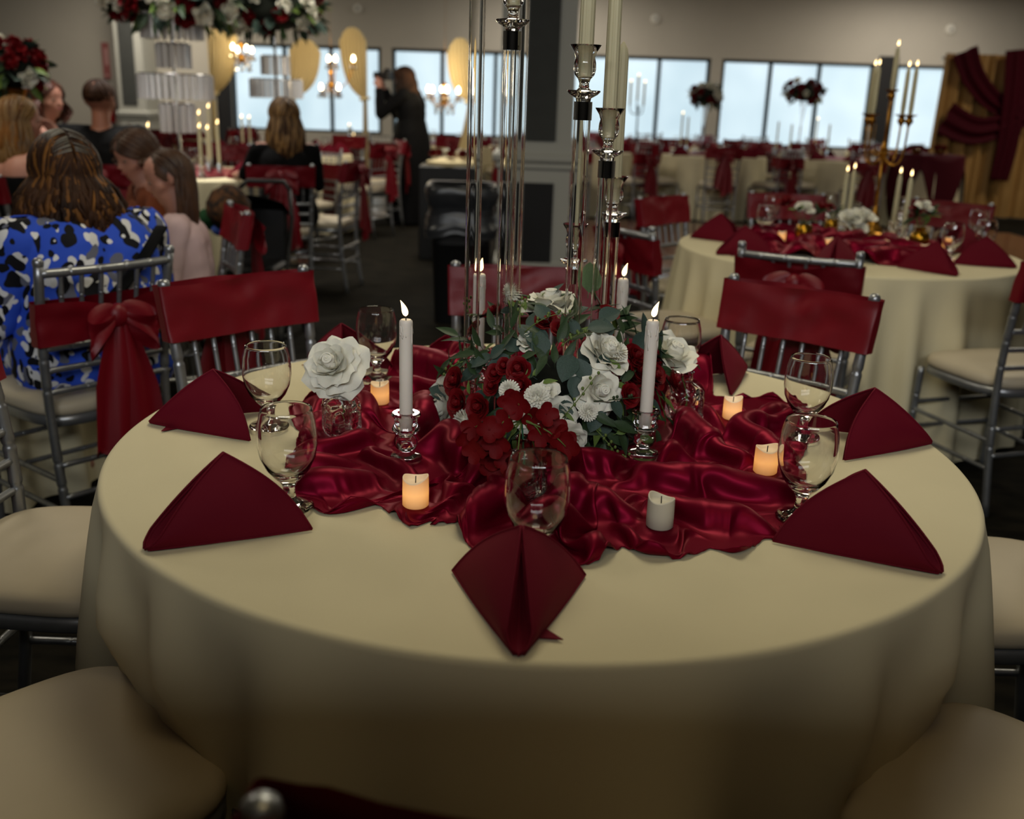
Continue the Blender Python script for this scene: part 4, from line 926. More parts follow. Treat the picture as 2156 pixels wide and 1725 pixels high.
def gcup(p, nm='candle_cup'):
    MB().lathe([(0, -.03), (.007, -.03), (.010, -.02), (.018, -.012), (.019, 0), (.013, .008), (.015, .014), (.033, .022), (.034, .025), (.014, .023), (.013, .012), (0, .01)], 18, p).build(nm, M_GOLD, gc)
def gtaper(pos, L, lab, group='lit tapers on the right table', y=0):
    t = thing('taper_candle', lab, 'candle', tuple(pos), 0, group)
    obj('wax', ribbed_taper(L, .0112), t); MB().tube([(0, 0, L - .002), (0, 0, L + .008)], .0009, 5).build('wick', M_WICK, t); obj('flame', FLM, t, (0, 0, L + .004), (0, 0, 1.0)); return t
gcup((0, 0, ztop)); ztop_w = ztop + .012
gtaper(GB + [0, 0, ztop_w], max(.1, rel(1897, 98)[2] - ztop_w), 'lit cream taper in the tallest middle cup of the gold candelabrum')
for i, (dx, dy, lab) in enumerate([(-.088, -.03, 'lit cream taper in the outer left cup of the gold candelabrum'), (-.080, .05, 'lit cream taper just behind the left cup of the gold candelabrum'), (.088, -.04, 'lit cream taper in the right cup of the gold candelabrum'), (.080, .04, 'lit cream taper just behind the right cup of the gold candelabrum')]):
    zz = rel(1820, 250)[2]; c = np.array([dx, dy, zz]); d = np.array([dx, dy, 0])
    P = np.concatenate([bez((0, 0, zc), d * .35 + [0, 0, zc - .09], d * .8 + [0, 0, zc - .045], 10), bez(d * .8 + [0, 0, zc - .045], d * 1.0 + [0, 0, zc - .02], d + [0, 0, zz - .02], 8)[1:]])
    MB().tube(P, .0052, 8).build('arm', M_GOLD, gc)
    t = np.linspace(0, 1, 16); MB().tube(np.stack([d[0] * .45 + .022 * (1 - t) * np.cos(t * 8) * np.sign(dx), d[1] * .45 + 0 * t, zc - .01 + .022 * (1 - t) * np.sin(t * 8)], -1), .0035, 6).build('scroll', M_GOLD, gc)
    gcup(tuple(c)); gtaper(GB + c + [0, 0, .012], rel(1830, 138)[2] - zz - .012, lab)
# short tapers in clear holders
for px, py, pt, lab in [(1768, 488, 362, 'lit cream taper in a glass holder, left of the gold stem'), (1782, 489, 356, 'second lit cream taper close behind the one left of the gold stem'), (1876, 505, 366, 'lit cream taper in a clear holder just right of the gold stem'), (1897, 520, 372, 'rightmost lit cream taper in a clear holder on the right table')]:
    p = at_z(px, py, ZS - .002); tag(obj('candle_holder', HLM, None, tuple(p)), lab.replace('lit cream taper', 'clear holder of the lit taper').replace('in a glass holder, ', '').replace('in a clear holder ', ''), 'candle holder', 'clear holders on the right table')
    zt = at_y(px + (py - pt) * .14, pt, p[1])[2]; gtaper(p + [0, 0, .054], max(.08, zt - p[2] - .054), lab)
for px, py, lab in [(1645, 507, 'glowing tealight candle left on the right table, near the goblets'), (1742, 522, 'glowing tealight candle on the right table behind the bow chair'), (1945, 536, 'glowing tealight candle in front of the gold vase at right'), (1992, 522, 'glowing tealight candle seen through a goblet at right'), (1870, 524, 'glowing tealight candle at the foot of the short tapers')]:
    p = at_z(px, py, ZS); t = thing('votive_candle', lab, 'candle', tuple(p), 0, 'tealights on the right table'); obj('wax_body', VM[0], t); obj('wax_rim', VM[1], t)
M_GOLDD = mat('gold_mercury_glass', S(190, 140, 40), 0.25, metal=0.95, noise=0.45, nscale=140, bump=0.5, bscale=160)
def posy(px, py, lab, spec, vase='round', sc=1.0):
    """gold bud vase with a few blooms"""
    p = at_z(px, py, ZS - .002); t = thing('flower_vase', lab, 'vase', tuple(p), 0, 'gold vases of flowers on the right table')
    prof = [(0, 0), (.032, 0), (.034, .006), (.024, .014), (.04, .03), (.046, .05), (.038, .07), (.022, .085), (.026, .10), (.024, .10), (.0, .09)] if vase == 'round' else [(0, 0), (.03, 0), (.038, .02), (.04, .05), (.034, .075), (.024, .082), (0, .08)]
    MB().lathe([(r_ * sc, z * sc) for r_, z in prof], 20).build('vase_body', M_GOLDD, t)
    r2 = random.Random(int(px))
    for kind, dx, dy, dz, R in spec:
        q = np.array([dx, dy, dz]); d = np.array([dx * 3, dy * 3 - .3, .6])
        if kind in 'wrp': rose({'w': 'white_rose', 'r': 'red_rose', 'p': 'white_peony'}[kind], t, tuple(q), tuple(d), R, kind, 9, .9, int(px))
        else:
            for i in range(5): place_leaf(t, tuple(q), (r2.uniform(-1, 1), r2.uniform(-1, .3), r2.uniform(-.4, .8)), (0, -.5, 1), R, kind)
        MB().tube([(0, 0, .07 * sc), tuple(q * .7 + [0, 0, .02]), tuple(q)], .0018, 5).build('stem', M_STEM, t)
posy(1690, 508, 'gold textured vase with white and red roses, left on the right table', [('w', -.01, 0, .15, .042), ('r', -.09, .02, .17, .040), ('r', .07, .02, .15, .035), ('l', -.04, -.02, .14, .06), ('d', .05, -.02, .13, .06)], 'low')
posy(1748, 490, 'orange gold vase just right of the left rose vase', [('r', -.02, .02, .12, .03), ('d', .02, .0, .11, .05)], 'low', .85)
posy(1795, 500, 'cluster of white peonies in a low gold vase left of the candelabrum foot', [('p', -.03, -.01, .09, .05), ('p', .04, 0, .10, .05), ('p', .0, -.03, .05, .045)], 'low', .9)
posy(1932, 525, 'shiny gold vase with a white rose and green leaves, right of the tapers', [('w', .0, .0, .19, .034), ('d', .02, 0, .16, .07), ('d', -.03, 0, .14, .07), ('r', -.02, .04, .17, .03), ('l', .03, -.01, .15, .05)])

# ------------------------------------------------------------------ left table, mostly behind the woman in blue
table_obj('round table hidden behind the woman in the blue dress', LT, .73)
cloth_obj('tablecloth', 'cream cloth on the table where the woman in blue sits', LT, .75, 41, nf=24, res=220)
runner('table_runner', 'burgundy satin on the left table behind the woman in blue', LT, [(LT[0] + .45 * math.cos(t), LT[1] + .45 * math.sin(t)) for t in rth], zr, 51, [], N=50, iters=90, hem=False)
for a, lab in [(70, 'burgundy napkin at the far side of the left table, near the boy'), (20, 'burgundy napkin on the left table in front of the girl'), (115, 'burgundy napkin on the left table at the left edge of the frame')]:
    a_ = math.radians(a); tag(obj('napkin', NAPM[0], None, (LT[0] + .6 * math.cos(a_), LT[1] + .6 * math.sin(a_), TZ + .001), (0, 0, a_), 1.1), lab, 'napkin')
for x, y, lab in [(LT[0] - .25, LT[1] + .5, 'goblet at the left edge beyond the shoulder of the woman in blue'), (LT[0] + .35, LT[1] + .38, 'goblet on the left table between the girl and the boy')]: tag(obj('water_goblet', GOBM, None, (x, y, TZ + .0065)), lab, 'glass')

# ------------------------------------------------------------------ people
SKIN = {'fair': mat('fair_skin', S(172, 122, 104), 0.55, subs=0.1), 'warm': mat('warm_skin', S(150, 98, 76), 0.55, subs=0.1)}
M_EYE = mat('eye_white', S(140, 112, 98), 0.3); M_LIP = mat('lip_skin', S(150, 84, 80), 0.5)
def sil(p, a, ra, b, rb):
    ab = b - a; t = np.clip(((p - a) @ ab) / max(ab @ ab, 1e-9), 0, 1); return np.linalg.norm(p - (a + t[:, None] * ab), axis=1) - (ra + (rb - ra) * t)
def person(name, label, loc, face_deg, pose, skin='fair', scale=1.0, voxel=.011, clothes=(), lean=0.0):
    t = thing(name, label, 'person', loc, math.radians(face_deg) - PI / 2); t.scale = (scale,) * 3
    prims = []      # (tag, a, ra, b, rb)
    J = {k: np.array(v, float) for k, v in pose.items() if k not in ('yaw', 'nod', 'r', 'roll')}
    K = dict(chest=.125, waist=.115, hip=.135, thigh=.082, arm=.046, bw=1.0); K.update(pose.get('r', {}))
    add = lambda tg, a, ra, b, rb: prims.append((tg, np.array(a, float), ra, np.array(b, float), rb))
    hip, waist, chest, neck, head = J['hip'], J['waist'], J['chest'], J['neck'], J['head']; bw = K['bw']
    for sx in (-1, 1):
        o = np.array([sx, 0, 0])
        add('torso', hip + o * .075 * bw, K['hip'], waist + o * .05 * bw, K['waist']); add('torso', waist + o * .05 * bw, K['waist'], chest + o * .06 * bw, K['chest'])
        add('torso', chest + o * .06 * bw, K['chest'] * .95, neck + o * .10 * bw + [0, 0, -.09], .06)
        sh = J['sh%d' % sx]; add('torso', neck + o * .05 * bw + [0, 0, -.07], .055, sh, K['arm'] * 1.1)
        add('uarm', sh, K['arm'] * 1.15, J['el%d' % sx], K['arm'] * .85); add('farm', J['el%d' % sx], K['arm'] * .85, J['wr%d' % sx], K['arm'] * .58)
        w = J['wr%d' % sx]; d = J.get('hd%d' % sx, w - J['el%d' % sx]); d = d / np.linalg.norm(d); n = J.get('hn%d' % sx, np.array([0, 0, 1.0])); n = n - d * (n @ d); n /= np.linalg.norm(n); s_ = np.cross(d, n) * -sx
        for q in range(4):
            kx = (q - 1.5) * .019; kn = w + d * (.085 - abs(q - 1.3) * .005) + s_ * kx; add('hand', w + d * .012 + s_ * kx * .6, .0145, kn, .0115)
            L1 = (.030, .040, .044, .038)[3 - q]; m1 = kn + d * L1 - n * .010; add('hand', kn, .0100, m1, .0088); m2 = m1 + (d * .7 - n * .7) * L1 * .9; add('hand', m1, .0088, m2, .0075)
        tb = w + d * .022 - s_ * .028; tm = tb + (d * .75 - s_ * .65) * .036; add('hand', w + d * .015 - s_ * .012, .015, tb, .0125); add('hand', tb, .0125, tm, .010); add('hand', tm, .010, tm + (d * .95 - n * .3) * .03, .008)
        add('thigh', hip + o * .085 * bw, K['thigh'] * 1.15, J['kn%d' % sx], K['thigh'] * .72); add('shin', J['kn%d' % sx], K['thigh'] * .70, J['an%d' % sx], K['thigh'] * .45)
        an = J['an%d' % sx]; fd = J.get('fd', np.array([0, 1.0, 0])); add('foot', an + fd * -.03 + [0, 0, -.03], .036, an + fd * .15 + [0, 0, -.045], .026)
    add('neck', neck + [0, -.01, -.07], .060, head + [0, -.01, -.05], .052)
    M = np.array(Matrix.Rotation(math.radians(pose.get('yaw', 0)), 3, 'Z') @ Matrix.Rotation(math.radians(pose.get('roll', 0)), 3, 'Y') @ Matrix.Rotation(math.radians(pose.get('nod', 0)), 3, 'X'))
    hd = lambda x, y, z: head + M @ np.array([x, y, z])
    for a, ra, b, rb in [((0, -.025, .035), .082, (0, .022, .040), .080), ((-.012, -.02, .03), .078, (.012, -.02, .03), .078), ((0, .03, .0), .068, (0, .038, -.06), .050), ((0, .055, -.085), .030, (0, .05, -.06), .045), ((0, .088, .012), .008, (0, .108, -.022), .0125), ((0, .10, -.026), .012, (0, .09, -.03), .015),
                         ((-.034, .07, .025), .020, (.034, .07, .025), .020), ((-.022, .088, -.056), .009, (.022, .088, -.056), .009), ((-.045, .045, -.015), .032, (-.03, .06, -.03), .03), ((.045, .045, -.015), .032, (.03, .06, -.03), .03)]: add('head', hd(*a), ra, hd(*b), rb)
    for sx in (-1, 1): add('head', hd(sx * .080, -.012, .012), .014, hd(sx * .078, -.008, -.022), .009); add('head', hd(sx * .085, -.02, .016), .008, hd(sx * .082, -.02, -.01), .008)
    mb = MB()
    for tg, a, ra, b, rb in prims:
        L = np.linalg.norm(b - a); q = np.array(Vector(b - a).to_track_quat('Z', 'Y').to_matrix()) if L > 1e-6 else np.eye(3)
        prof = [(ra * math.cos(u), ra * math.sin(u)) for u in np.linspace(-PI / 2, 0, 6)] + [(rb * math.cos(u), L + rb * math.sin(u)) for u in np.linspace(0, PI / 2, 6)]
        prof[0] = (0, -ra); prof[-1] = (0, L + rb); mb.lathe(prof, 14, tuple(a), R=q)
    tmp = mb.build('tmp_body', SKIN[skin]); md = tmp.modifiers.new('r', 'REMESH'); md.mode = 'VOXEL'; md.voxel_size = voxel; sm = tmp.modifiers.new('s', 'SMOOTH'); sm.iterations = 4; sm.factor = .5
    dg = bpy.context.evaluated_depsgraph_get(); me = bpy.data.meshes.new_from_object(tmp.evaluated_get(dg)); bpy.data.objects.remove(tmp)
    me.name = 'body'; me.polygons.foreach_set('use_smooth', [True] * len(me.polygons)); obj('body', me, t)
    nv = len(me.vertices); co = np.zeros(nv * 3); me.vertices.foreach_get('co', co); co = co.reshape(-1, 3); no = np.zeros(nv * 3); me.vertices.foreach_get('normal', no); no = no.reshape(-1, 3)
    D = np.stack([sil(co, a, ra, b, rb) for _, a, ra, b, rb in prims], 1); tg = np.array([p[0] for p in prims])[D.argmin(1)]
    polys = [tuple(p.vertices) for p in me.polygons]
    for cname, cm, tags, pred, off in clothes:
        keep = np.isin(tg, tags) & (pred(co) if pred else True); idx = -np.ones(nv, int); F = []
        for p in polys:
            if all(keep[v] for v in p): F.append(p)
        used = sorted({v for p in F for v in p}); idx[used] = np.arange(len(used))
        wr = .006 * (vnoise(co[:, 0] * 14 + co[:, 2] * 6, co[:, 2] * 22 + co[:, 1] * 12, 5) - .4)
        V = co[used] + no[used] * (off + wr[used])[:, None]
        c = MB().add(V, [[int(idx[v]) for v in p] for p in F]); co_ = c.build(cname, cm, t); s2 = co_.modifiers.new('hem', 'SOLIDIFY'); s2.thickness = .004; s2.offset = -1
    for sx in (-1, 1):
        e = MB(); e.ell(hd(sx * .033, .083, .004), (.0135, .009, .009), 10, 6, 0); e.ell(hd(sx * .033, .0905, .004), (.0062, .003, .0062), 8, 5, 1); e.build('eye', [M_EYE, M_WICK], t)
    MB().tube([hd(-.024, .094, -.056), hd(-.010, .1, -.054), hd(0, .1005, -.0555), hd(.010, .1, -.054), hd(.024, .094, -.056)], [.002, .005, .005, .005, .002], 6).build('lips', M_LIP, t)
    return t, hd, M
def hair_mat(name, c1, c2, roots=None, zr0=.05, zr1=.13, sc=6):
    m = mat(name, c1, 0.5, spec=0.35, color2=c2, nscale=sc, stretch=(6, 6, 1.2))
    return m
def hair(t, hd, m, n=170, ph0=78, L=.28, vol=.02, wave=.012, seed=1, rad=.011, front=55, part=0.0, short=False, m2=None, frac2=0.25, drape=0.0, side=None):
    rs = random.Random(seed); mbs = [MB(), MB()]
    C = np.array([0, -.005, .03]); Rr = np.array([.083, .099, .091]) if short else np.array([.088, .104, .096])
    cap = MB(); nu, nv = 28, 10; P = np.zeros((nu, nv, 3))
    for i in range(nu):
        ph = i * 2 * PI / nu; fr = math.cos(ph)       # ph=0 -> face side (+y)
        end = 1.18 if fr > .75 else 1.18 + (1.95 - 1.18) * min(1, (.75 - fr) / .5)
        for j in range(nv):
            th_ = end * j / (nv - 1); P[i, j] = hd(*(C + Rr * np.array([math.sin(th_) * math.sin(ph), math.sin(th_) * math.cos(ph), math.cos(th_)])))
    cap.grid(P, cu=True); mbs[0].add(cap.V[0], cap.F)
    for k in range(n):
        sx = 1 if rs.random() < .5 else -1
        if side: sx = side if rs.random() < .8 else sx
        a = math.radians(rs.uniform(-85, front)); ph = math.radians(np.interp(math.degrees(a), [-85, front], [178, ph0]) + rs.uniform(-14, 14)); 
        u0 = np.array([part + sx * rs.uniform(.02, .12), math.sin(a), math.cos(a)]); u0 /= np.linalg.norm(u0); u1 = np.array([sx * math.sin(ph), math.cos(ph), -.25]); u1 /= np.linalg.norm(u1)
        om = math.acos(np.clip(u0 @ u1, -1, 1)); pts = []; jit = 1 + rs.uniform(.01, .08)
        for s_ in np.linspace(0, 1, 7): u = (math.sin((1 - s_) * om) * u0 + math.sin(s_ * om) * u1) / max(math.sin(om), 1e-4); pts.append(hd(*(C + Rr * jit * u * (1 + vol * 2.0 * s_))))
        pts = [np.array(p) for p in pts]
        if not short:
            d = pts[-1] - np.array(hd(*C)); d[2] = 0; d /= max(np.linalg.norm(d), 1e-6); ln = L * rs.uniform(.72, 1.0); w0, w1 = rs.uniform(0, 6), rs.uniform(0, 6); base = pts[-1]
            for s_ in np.linspace(0, 1, 10)[1:]:
                pts.append(base + np.array([0, 0, -ln * s_]) + d * (vol * 1.6 * math.sin(PI * min(1, s_ * 1.0)) + drape * s_) + wave * s_ ** .5 * np.array([math.sin(s_ * 9 + w0), math.cos(s_ * 8 + w1), 0]))
        kk = len(pts); rr_ = np.array([rad * (.5 + .5 * min(1, q / 2)) * (1 if q < kk - 3 else (kk - q) / 4) for q in range(kk)])
        mbs[1 if rs.random() < frac2 else 0].tube(pts, rr_, 5, flat=.55)
    ho = mbs[0].build('hair', m, t)
    if m2: mbs[1].build('hair_streaks', m2, ho)
    elif mbs[1].V: mbs[1].build('hair_locks', m, ho)
    return ho
def sitting(s=1.0, **kw):
    P = dict(hip=(0, 0, .57), waist=(0, -.02, .74), chest=(0, 0, .90), neck=(0, .02, 1.07), head=(0, .045, 1.20))
    for sx in (-1, 1):
        P['sh%d' % sx] = (sx * .17, .01, .995); P['el%d' % sx] = (sx * .215, .09, .76); P['wr%d' % sx] = (sx * .14, .31, .73); P['hd%d' % sx] = (-sx * .3, 1, -.05)
        P['kn%d' % sx] = (sx * .11, .42, .52); P['an%d' % sx] = (sx * .11, .40, .10)
    P.update(kw); return P
def standing(**kw):
    P = dict(hip=(0, 0, .92), waist=(0, 0, 1.08), chest=(0, .01, 1.24), neck=(0, .01, 1.42), head=(0, .03, 1.55), )
    for sx in (-1, 1):
        P['sh%d' % sx] = (sx * .17, 0, 1.36); P['el%d' % sx] = (sx * .22, -.02, 1.08); P['wr%d' % sx] = (sx * .22, .1, .86); P['kn%d' % sx] = (sx * .09, .02, .50); P['an%d' % sx] = (sx * .09, 0, .09)
    P.update(kw); return P
ALLB = ('torso', 'uarm', 'farm', 'thigh')
# floral print of the blue dress
def print_mat():
    m = bpy.data.materials.new('blue_floral_print'); m.use_nodes = True; nt = m.node_tree; b = nt.nodes['Principled BSDF']; b.inputs['Roughness'].default_value = .75; b.inputs['Specular IOR Level'].default_value = .2
    tc = nt.nodes.new('ShaderNodeTexCoord'); ns = nt.nodes.new('ShaderNodeTexNoise'); ns.inputs['Scale'].default_value = 9; nt.links.new(tc.outputs['Object'], ns.inputs['Vector'])
    mx = nt.nodes.new('ShaderNodeMix'); mx.data_type = 'VECTOR'; mx.inputs[0].default_value = .10; nt.links.new(tc.outputs['Object'], mx.inputs[4]); nt.links.new(ns.outputs['Color'], mx.inputs[5])
    col = None
    for sc, off, thr, c in ((21, 0.0, .375, S(205, 205, 205)), (21, .013, .375, S(12, 12, 18)), (20, .4, .32, S(96, 98, 112)), (20, .8, .29, S(12, 12, 18)), (24, .2, .27, S(215, 215, 215))):
        mp = nt.nodes.new('ShaderNodeMapping'); mp.inputs['Location'].default_value = (off, off * .6, off); mp.inputs['Scale'].default_value = (1, 1, .8); nt.links.new(mx.outputs[1], mp.inputs[0])
        v = nt.nodes.new('ShaderNodeTexVoronoi'); v.inputs['Scale'].default_value = sc; nt.links.new(mp.outputs[0], v.inputs['Vector'])
        lt = nt.nodes.new('ShaderNodeMath'); lt.operation = 'LESS_THAN'; lt.inputs[1].default_value = thr; nt.links.new(v.outputs['Distance'], lt.inputs[0])
        m2 = nt.nodes.new('ShaderNodeMix'); m2.data_type = 'RGBA'; nt.links.new(lt.outputs[0], m2.inputs[0]); m2.inputs[7].default_value = c
        if col is None: m2.inputs[6].default_value = S(44, 78, 190)
        else: nt.links.new(col, m2.inputs[6])
        col = m2.outputs[2]
    nt.links.new(col, b.inputs['Base Color']); return m
M_PRINT = print_mat(); M_PINK = mat('pale_pink_cotton', S(205, 178, 180), .85, noise=.05); M_BLK = mat('black_cloth', S(9, 9, 10), .85, spec=.15); M_RUST = mat('rust_knit', S(110, 52, 22), .9, noise=.2); M_DARKJ = mat('dark_trousers', S(26, 26, 32), .9)
HB = mat('dark_brown_hair', S(58, 36, 22), .6, spec=.15, color2=S(34, 21, 14), nscale=8); HG = mat('golden_brown_streaks', S(122, 80, 36), .6, spec=.15, color2=S(84, 54, 28), nscale=7); HGREY = mat('grey_root_hair', S(120, 116, 108), .5, color2=S(70, 62, 54), nscale=8)
HGIRL = mat('chestnut_hair', S(74, 48, 30), .5, color2=S(50, 32, 22), nscale=8); HBL = mat('dark_blonde_hair', S(132, 98, 52), .5, color2=S(86, 62, 34), nscale=8); HRED = mat('auburn_hair', S(84, 40, 24), .5, color2=S(56, 26, 18), nscale=8)

# woman in the blue dress, back to us
ba = math.radians(141.7); bx = (-1.152 + .26 * math.cos(ba) + .085 * math.sin(ba), 2.76 + .26 * math.sin(ba) - .085 * math.cos(ba))
blue, hd_, M_ = person('person', 'woman seen from behind in a blue floral dress, wavy brown hair greying on top', (bx[0], bx[1], 0), 141.7,
    sitting(waist=(0, -.01, .72), chest=(0, .02, .86), neck=(0, .05, 1.00), head=(0, .09, 1.10), yaw=-12, nod=-4, r=dict(chest=.15, waist=.15, hip=.165, arm=.058, bw=1.12, thigh=.095), **{'sh-1': (-.20, .02, .93), 'sh1': (.20, .02, .93), 'el-1': (-.27, .06, .70), 'el1': (.27, .08, .70)}),
    clothes=[('dress', M_PRINT, ('torso', 'uarm', 'farm', 'thigh'), lambda c: c[:, 2] < .99, .012)], skin='fair')
hh = hair(blue, hd_, HB, n=560, L=.27, vol=.032, wave=.020, seed=3, rad=.0085, front=60, m2=HG, frac2=.22, drape=.0)
# greying top
gm = MB(); rs = random.Random(9)
for k in range(70):
    sx = rs.choice((-1, 1)); a = rs.uniform(-1.2, .8); ph = rs.uniform(.6, 2.2); P = []
    for s_ in np.linspace(0, 1, 7):
        u = np.array([sx * (.05 + .75 * s_ * math.sin(ph)), math.sin(a) * (1 - s_ * .4) - .25 * s_, math.cos(a) * (1 - .45 * s_)]); u /= np.linalg.norm(u); P.append(hd_(*(np.array([0, -.005, .03]) + np.array([.096, .113, .105]) * 1.05 * u)))
    gm.tube(P[:5], np.linspace(.0035, .0015, 5), 5, flat=.5)
gm.build('grey_roots', HGREY, hh)
stp = []
for u in np.linspace(0, 1, 24): stp.append((.17 - .36 * u, -.135 - .055 * math.sin(PI * u) - .02 * u, .96 - .30 * u))
tag(MB().tube(stp, .022, 8, flat=.25).build('bag_strap', M_BLK, blue), 'black bag strap across the back', None)
# girl in pink, profile to the left
gp_ = at_y(392, 600, 3.98)
girl, hd_, M_ = person('person', 'girl with long straight brown hair in a pale pink top, looking down to the left', (gp_[0], 4.0, 0), 188,
    sitting(head=(0, .05, 1.19), neck=(0, .02, 1.06), yaw=8, nod=-16, r=dict(chest=.10, waist=.092, hip=.10, arm=.038, bw=.85, thigh=.066), **{'sh-1': (-.135, 0, .98), 'sh1': (.135, 0, .98), 'el-1': (-.16, .04, .74), 'el1': (.16, .06, .74), 'wr1': (.1, .24, .64), 'wr-1': (-.1, .24, .64)}), scale=.86, voxel=.009,
    clothes=[('top', M_PINK, ('torso', 'uarm', 'farm'), lambda c: (c[:, 2] < 1.03), .012), ('trousers', M_DARKJ, ('thigh', 'shin'), None, .010)])
hair(girl, hd_, HGIRL, n=230, L=.42, vol=.010, wave=.004, seed=5, rad=.010, front=30, drape=-.02, ph0=112)
# boy behind her
bp_ = at_y(322, 500, 4.50)
boy, hd_, M_ = person('person', 'boy with short brown hair in a rust top, half hidden behind the girl', (bp_[0], 4.52, 0), 215,
    sitting(head=(.02, .05, 1.19), yaw=14, nod=-18, r=dict(chest=.105, waist=.1, hip=.105, arm=.04, bw=.85, thigh=.07)), scale=.90, clothes=[('sweater', M_RUST, ('torso', 'uarm', 'farm'), lambda c: c[:, 2] < 1.04, .014), ('trousers', M_DARKJ, ('thigh', 'shin'), None, .010)])
hair(boy, hd_, HGIRL, n=220, L=.05, vol=.035, wave=.012, seed=8, rad=.011, front=72)
# man in a dark jacket, from behind
mp_ = at_y(225, 400, 6.4)
man, hd_, M_ = person('person', 'man in a black jacket seen from behind, short cropped hair', (mp_[0], 6.4, 0), 100,
    sitting(head=(0, .03, 1.21), yaw=-10, r=dict(chest=.15, waist=.145, hip=.145, arm=.056, bw=1.15), **{'sh-1': (-.21, 0, 1.0), 'sh1': (.21, 0, 1.0), 'el-1': (-.27, .06, .74), 'el1': (.27, .06, .74)}), scale=1.05, skin='warm', voxel=.014, clothes=[('jacket', M_BLK, ('torso', 'uarm', 'farm'), lambda c: c[:, 2] < 1.075, .018), ('trousers', M_DARKJ, ('thigh', 'shin'), None, .012)])
hair(man, hd_, HB, n=160, short=True, vol=.0, seed=2, rad=.009, front=60)
# blonde woman at the left, facing right
wp_ = at_y(38, 400, 5.4)
w1, hd_, M_ = person('person', 'blonde woman in a black strapless top at the far left, chin on hand', (wp_[0], 5.4, 0), 70,
    sitting(head=(0, .06, 1.17), neck=(0, .03, 1.05), yaw=-38, r=dict(chest=.115, waist=.105, hip=.125, arm=.04), **{'sh-1': (-.155, 0, .97), 'sh1': (.155, 0, .97), 'el1': (.20, .26, .84), 'wr1': (.12, .22, 1.06), 'hd1': (-.5, -.2, .9), 'hn1': (0, 1, 0)}), voxel=.012, clothes=[('strapless_top', M_BLK, ('torso',), lambda c: (c[:, 2] < .90), .012), ('skirt', M_BLK, ('thigh',), None, .014)])
hair(w1, hd_, HBL, n=190, L=.34, vol=.02, wave=.008, seed=12, rad=.011, front=50, m2=HG)
rp_ = at_y(106, 400, 7.0)
w2, hd_, M_ = person('person', 'auburn haired woman behind the blonde woman at the far left', (rp_[0], 7.0, 0), 20,
    sitting(head=(0, .04, 1.21), yaw=-40, r=dict(chest=.115, waist=.105, hip=.125, arm=.042)), scale=1.04, voxel=.013, clothes=[('dark_top', M_BLK, ('torso', 'uarm'), lambda c: c[:, 2] < 1.0, .012), ('skirt', M_BLK, ('thigh',), None, .014)])
hair(w2, hd_, HRED, n=150, L=.18, vol=.03, wave=.01, seed=14, rad=.012, front=55)
# woman with long dark blonde hair on the red sash chair
kp_ = at_y(606, 450, 6.75)
w3, hd_, M_ = person('person', 'woman in black with long dark blonde hair, back to us, beyond the black bin', (kp_[0], 6.75, 0), 105,
    sitting(head=(0, .04, 1.20), yaw=22, r=dict(chest=.115, waist=.105, hip=.125, arm=.042), **{'el-1': (-.27, .15, .82), 'wr-1': (-.33, .42, .80)}), voxel=.013, clothes=[('black_dress', M_BLK, ('torso', 'thigh', 'uarm'), lambda c: c[:, 2] < 1.03, .012)])
hair(w3, hd_, HBL, n=220, L=.36, vol=.02, wave=.006, seed=15, rad=.012, front=50, m2=HB, frac2=.35)
# photographer in a long black dress
pp_ = at_z(866, 470, 0.0)
pw, hd_, M_ = person('person', 'woman in a long black dress standing and lifting a camera to her eye', (pp_[0], pp_[1], 0), 165,
    standing(head=(0, .08, 1.50), neck=(0, .05, 1.40), nod=-8, **{'sh-1': (-.17, .02, 1.34), 'sh1': (.17, .02, 1.34), 'el1': (.22, .26, 1.14), 'wr1': (.07, .34, 1.40), 'hd1': (-.3, .2, 1), 'el-1': (-.22, .26, 1.14), 'wr-1': (-.07, .34, 1.40), 'hd-1': (.3, .2, 1)}), scale=1.02, voxel=.014,
    clothes=[('sleeved_bodice', M_BLK, ('torso', 'uarm', 'farm'), lambda c: c[:, 2] < 1.40, .02)])
hair(pw, hd_, HB, n=150, L=.36, vol=.02, wave=.01, seed=17, rad=.013, front=50)
sk = MB(); n = 48; a_ = np.arange(n) * 2 * PI / n; P = []
for z, r_ in ((1.08, .17), (1.0, .19), (.9, .22), (.6, .25), (.3, .27), (.03, .285)): w = r_ * (1 + .05 * (1.1 - z) * np.cos(a_ * 9)); P.append(np.stack([w * np.cos(a_) * 1.05, w * np.sin(a_) * .9, np.full(n, z)], -1))
sk.grid(np.swapaxes(np.array(P), 0, 1), cu=True); sk.build('skirt', M_BLK, pw)
cz = pw.matrix_basis @ Vector((0, .27, 1.53)); ca = thing('camera_body', 'black camera held up by the standing woman in black', 'camera', (pp_[0] + .27 * 1.02 * math.cos(math.radians(165)), pp_[1] + .27 * 1.02 * math.sin(math.radians(165)), 1.53 * 1.02), math.radians(75))
MB().box((0, 0, 0), (.14, .07, .095), bev=.012).build('body_shell', M_BLACK, ca); MB().box((0, 0, .058), (.06, .06, .03), bev=.006).build('viewfinder', M_BLACK, ca)
MB().lathe([(0, .03), (.036, .03), (.038, .06), (.036, .13), (.04, .15), (.036, .152), (0, .14)], 20, R=rotm('X', -PI / 2)).build('lens_barrel', M_BLACK, ca)
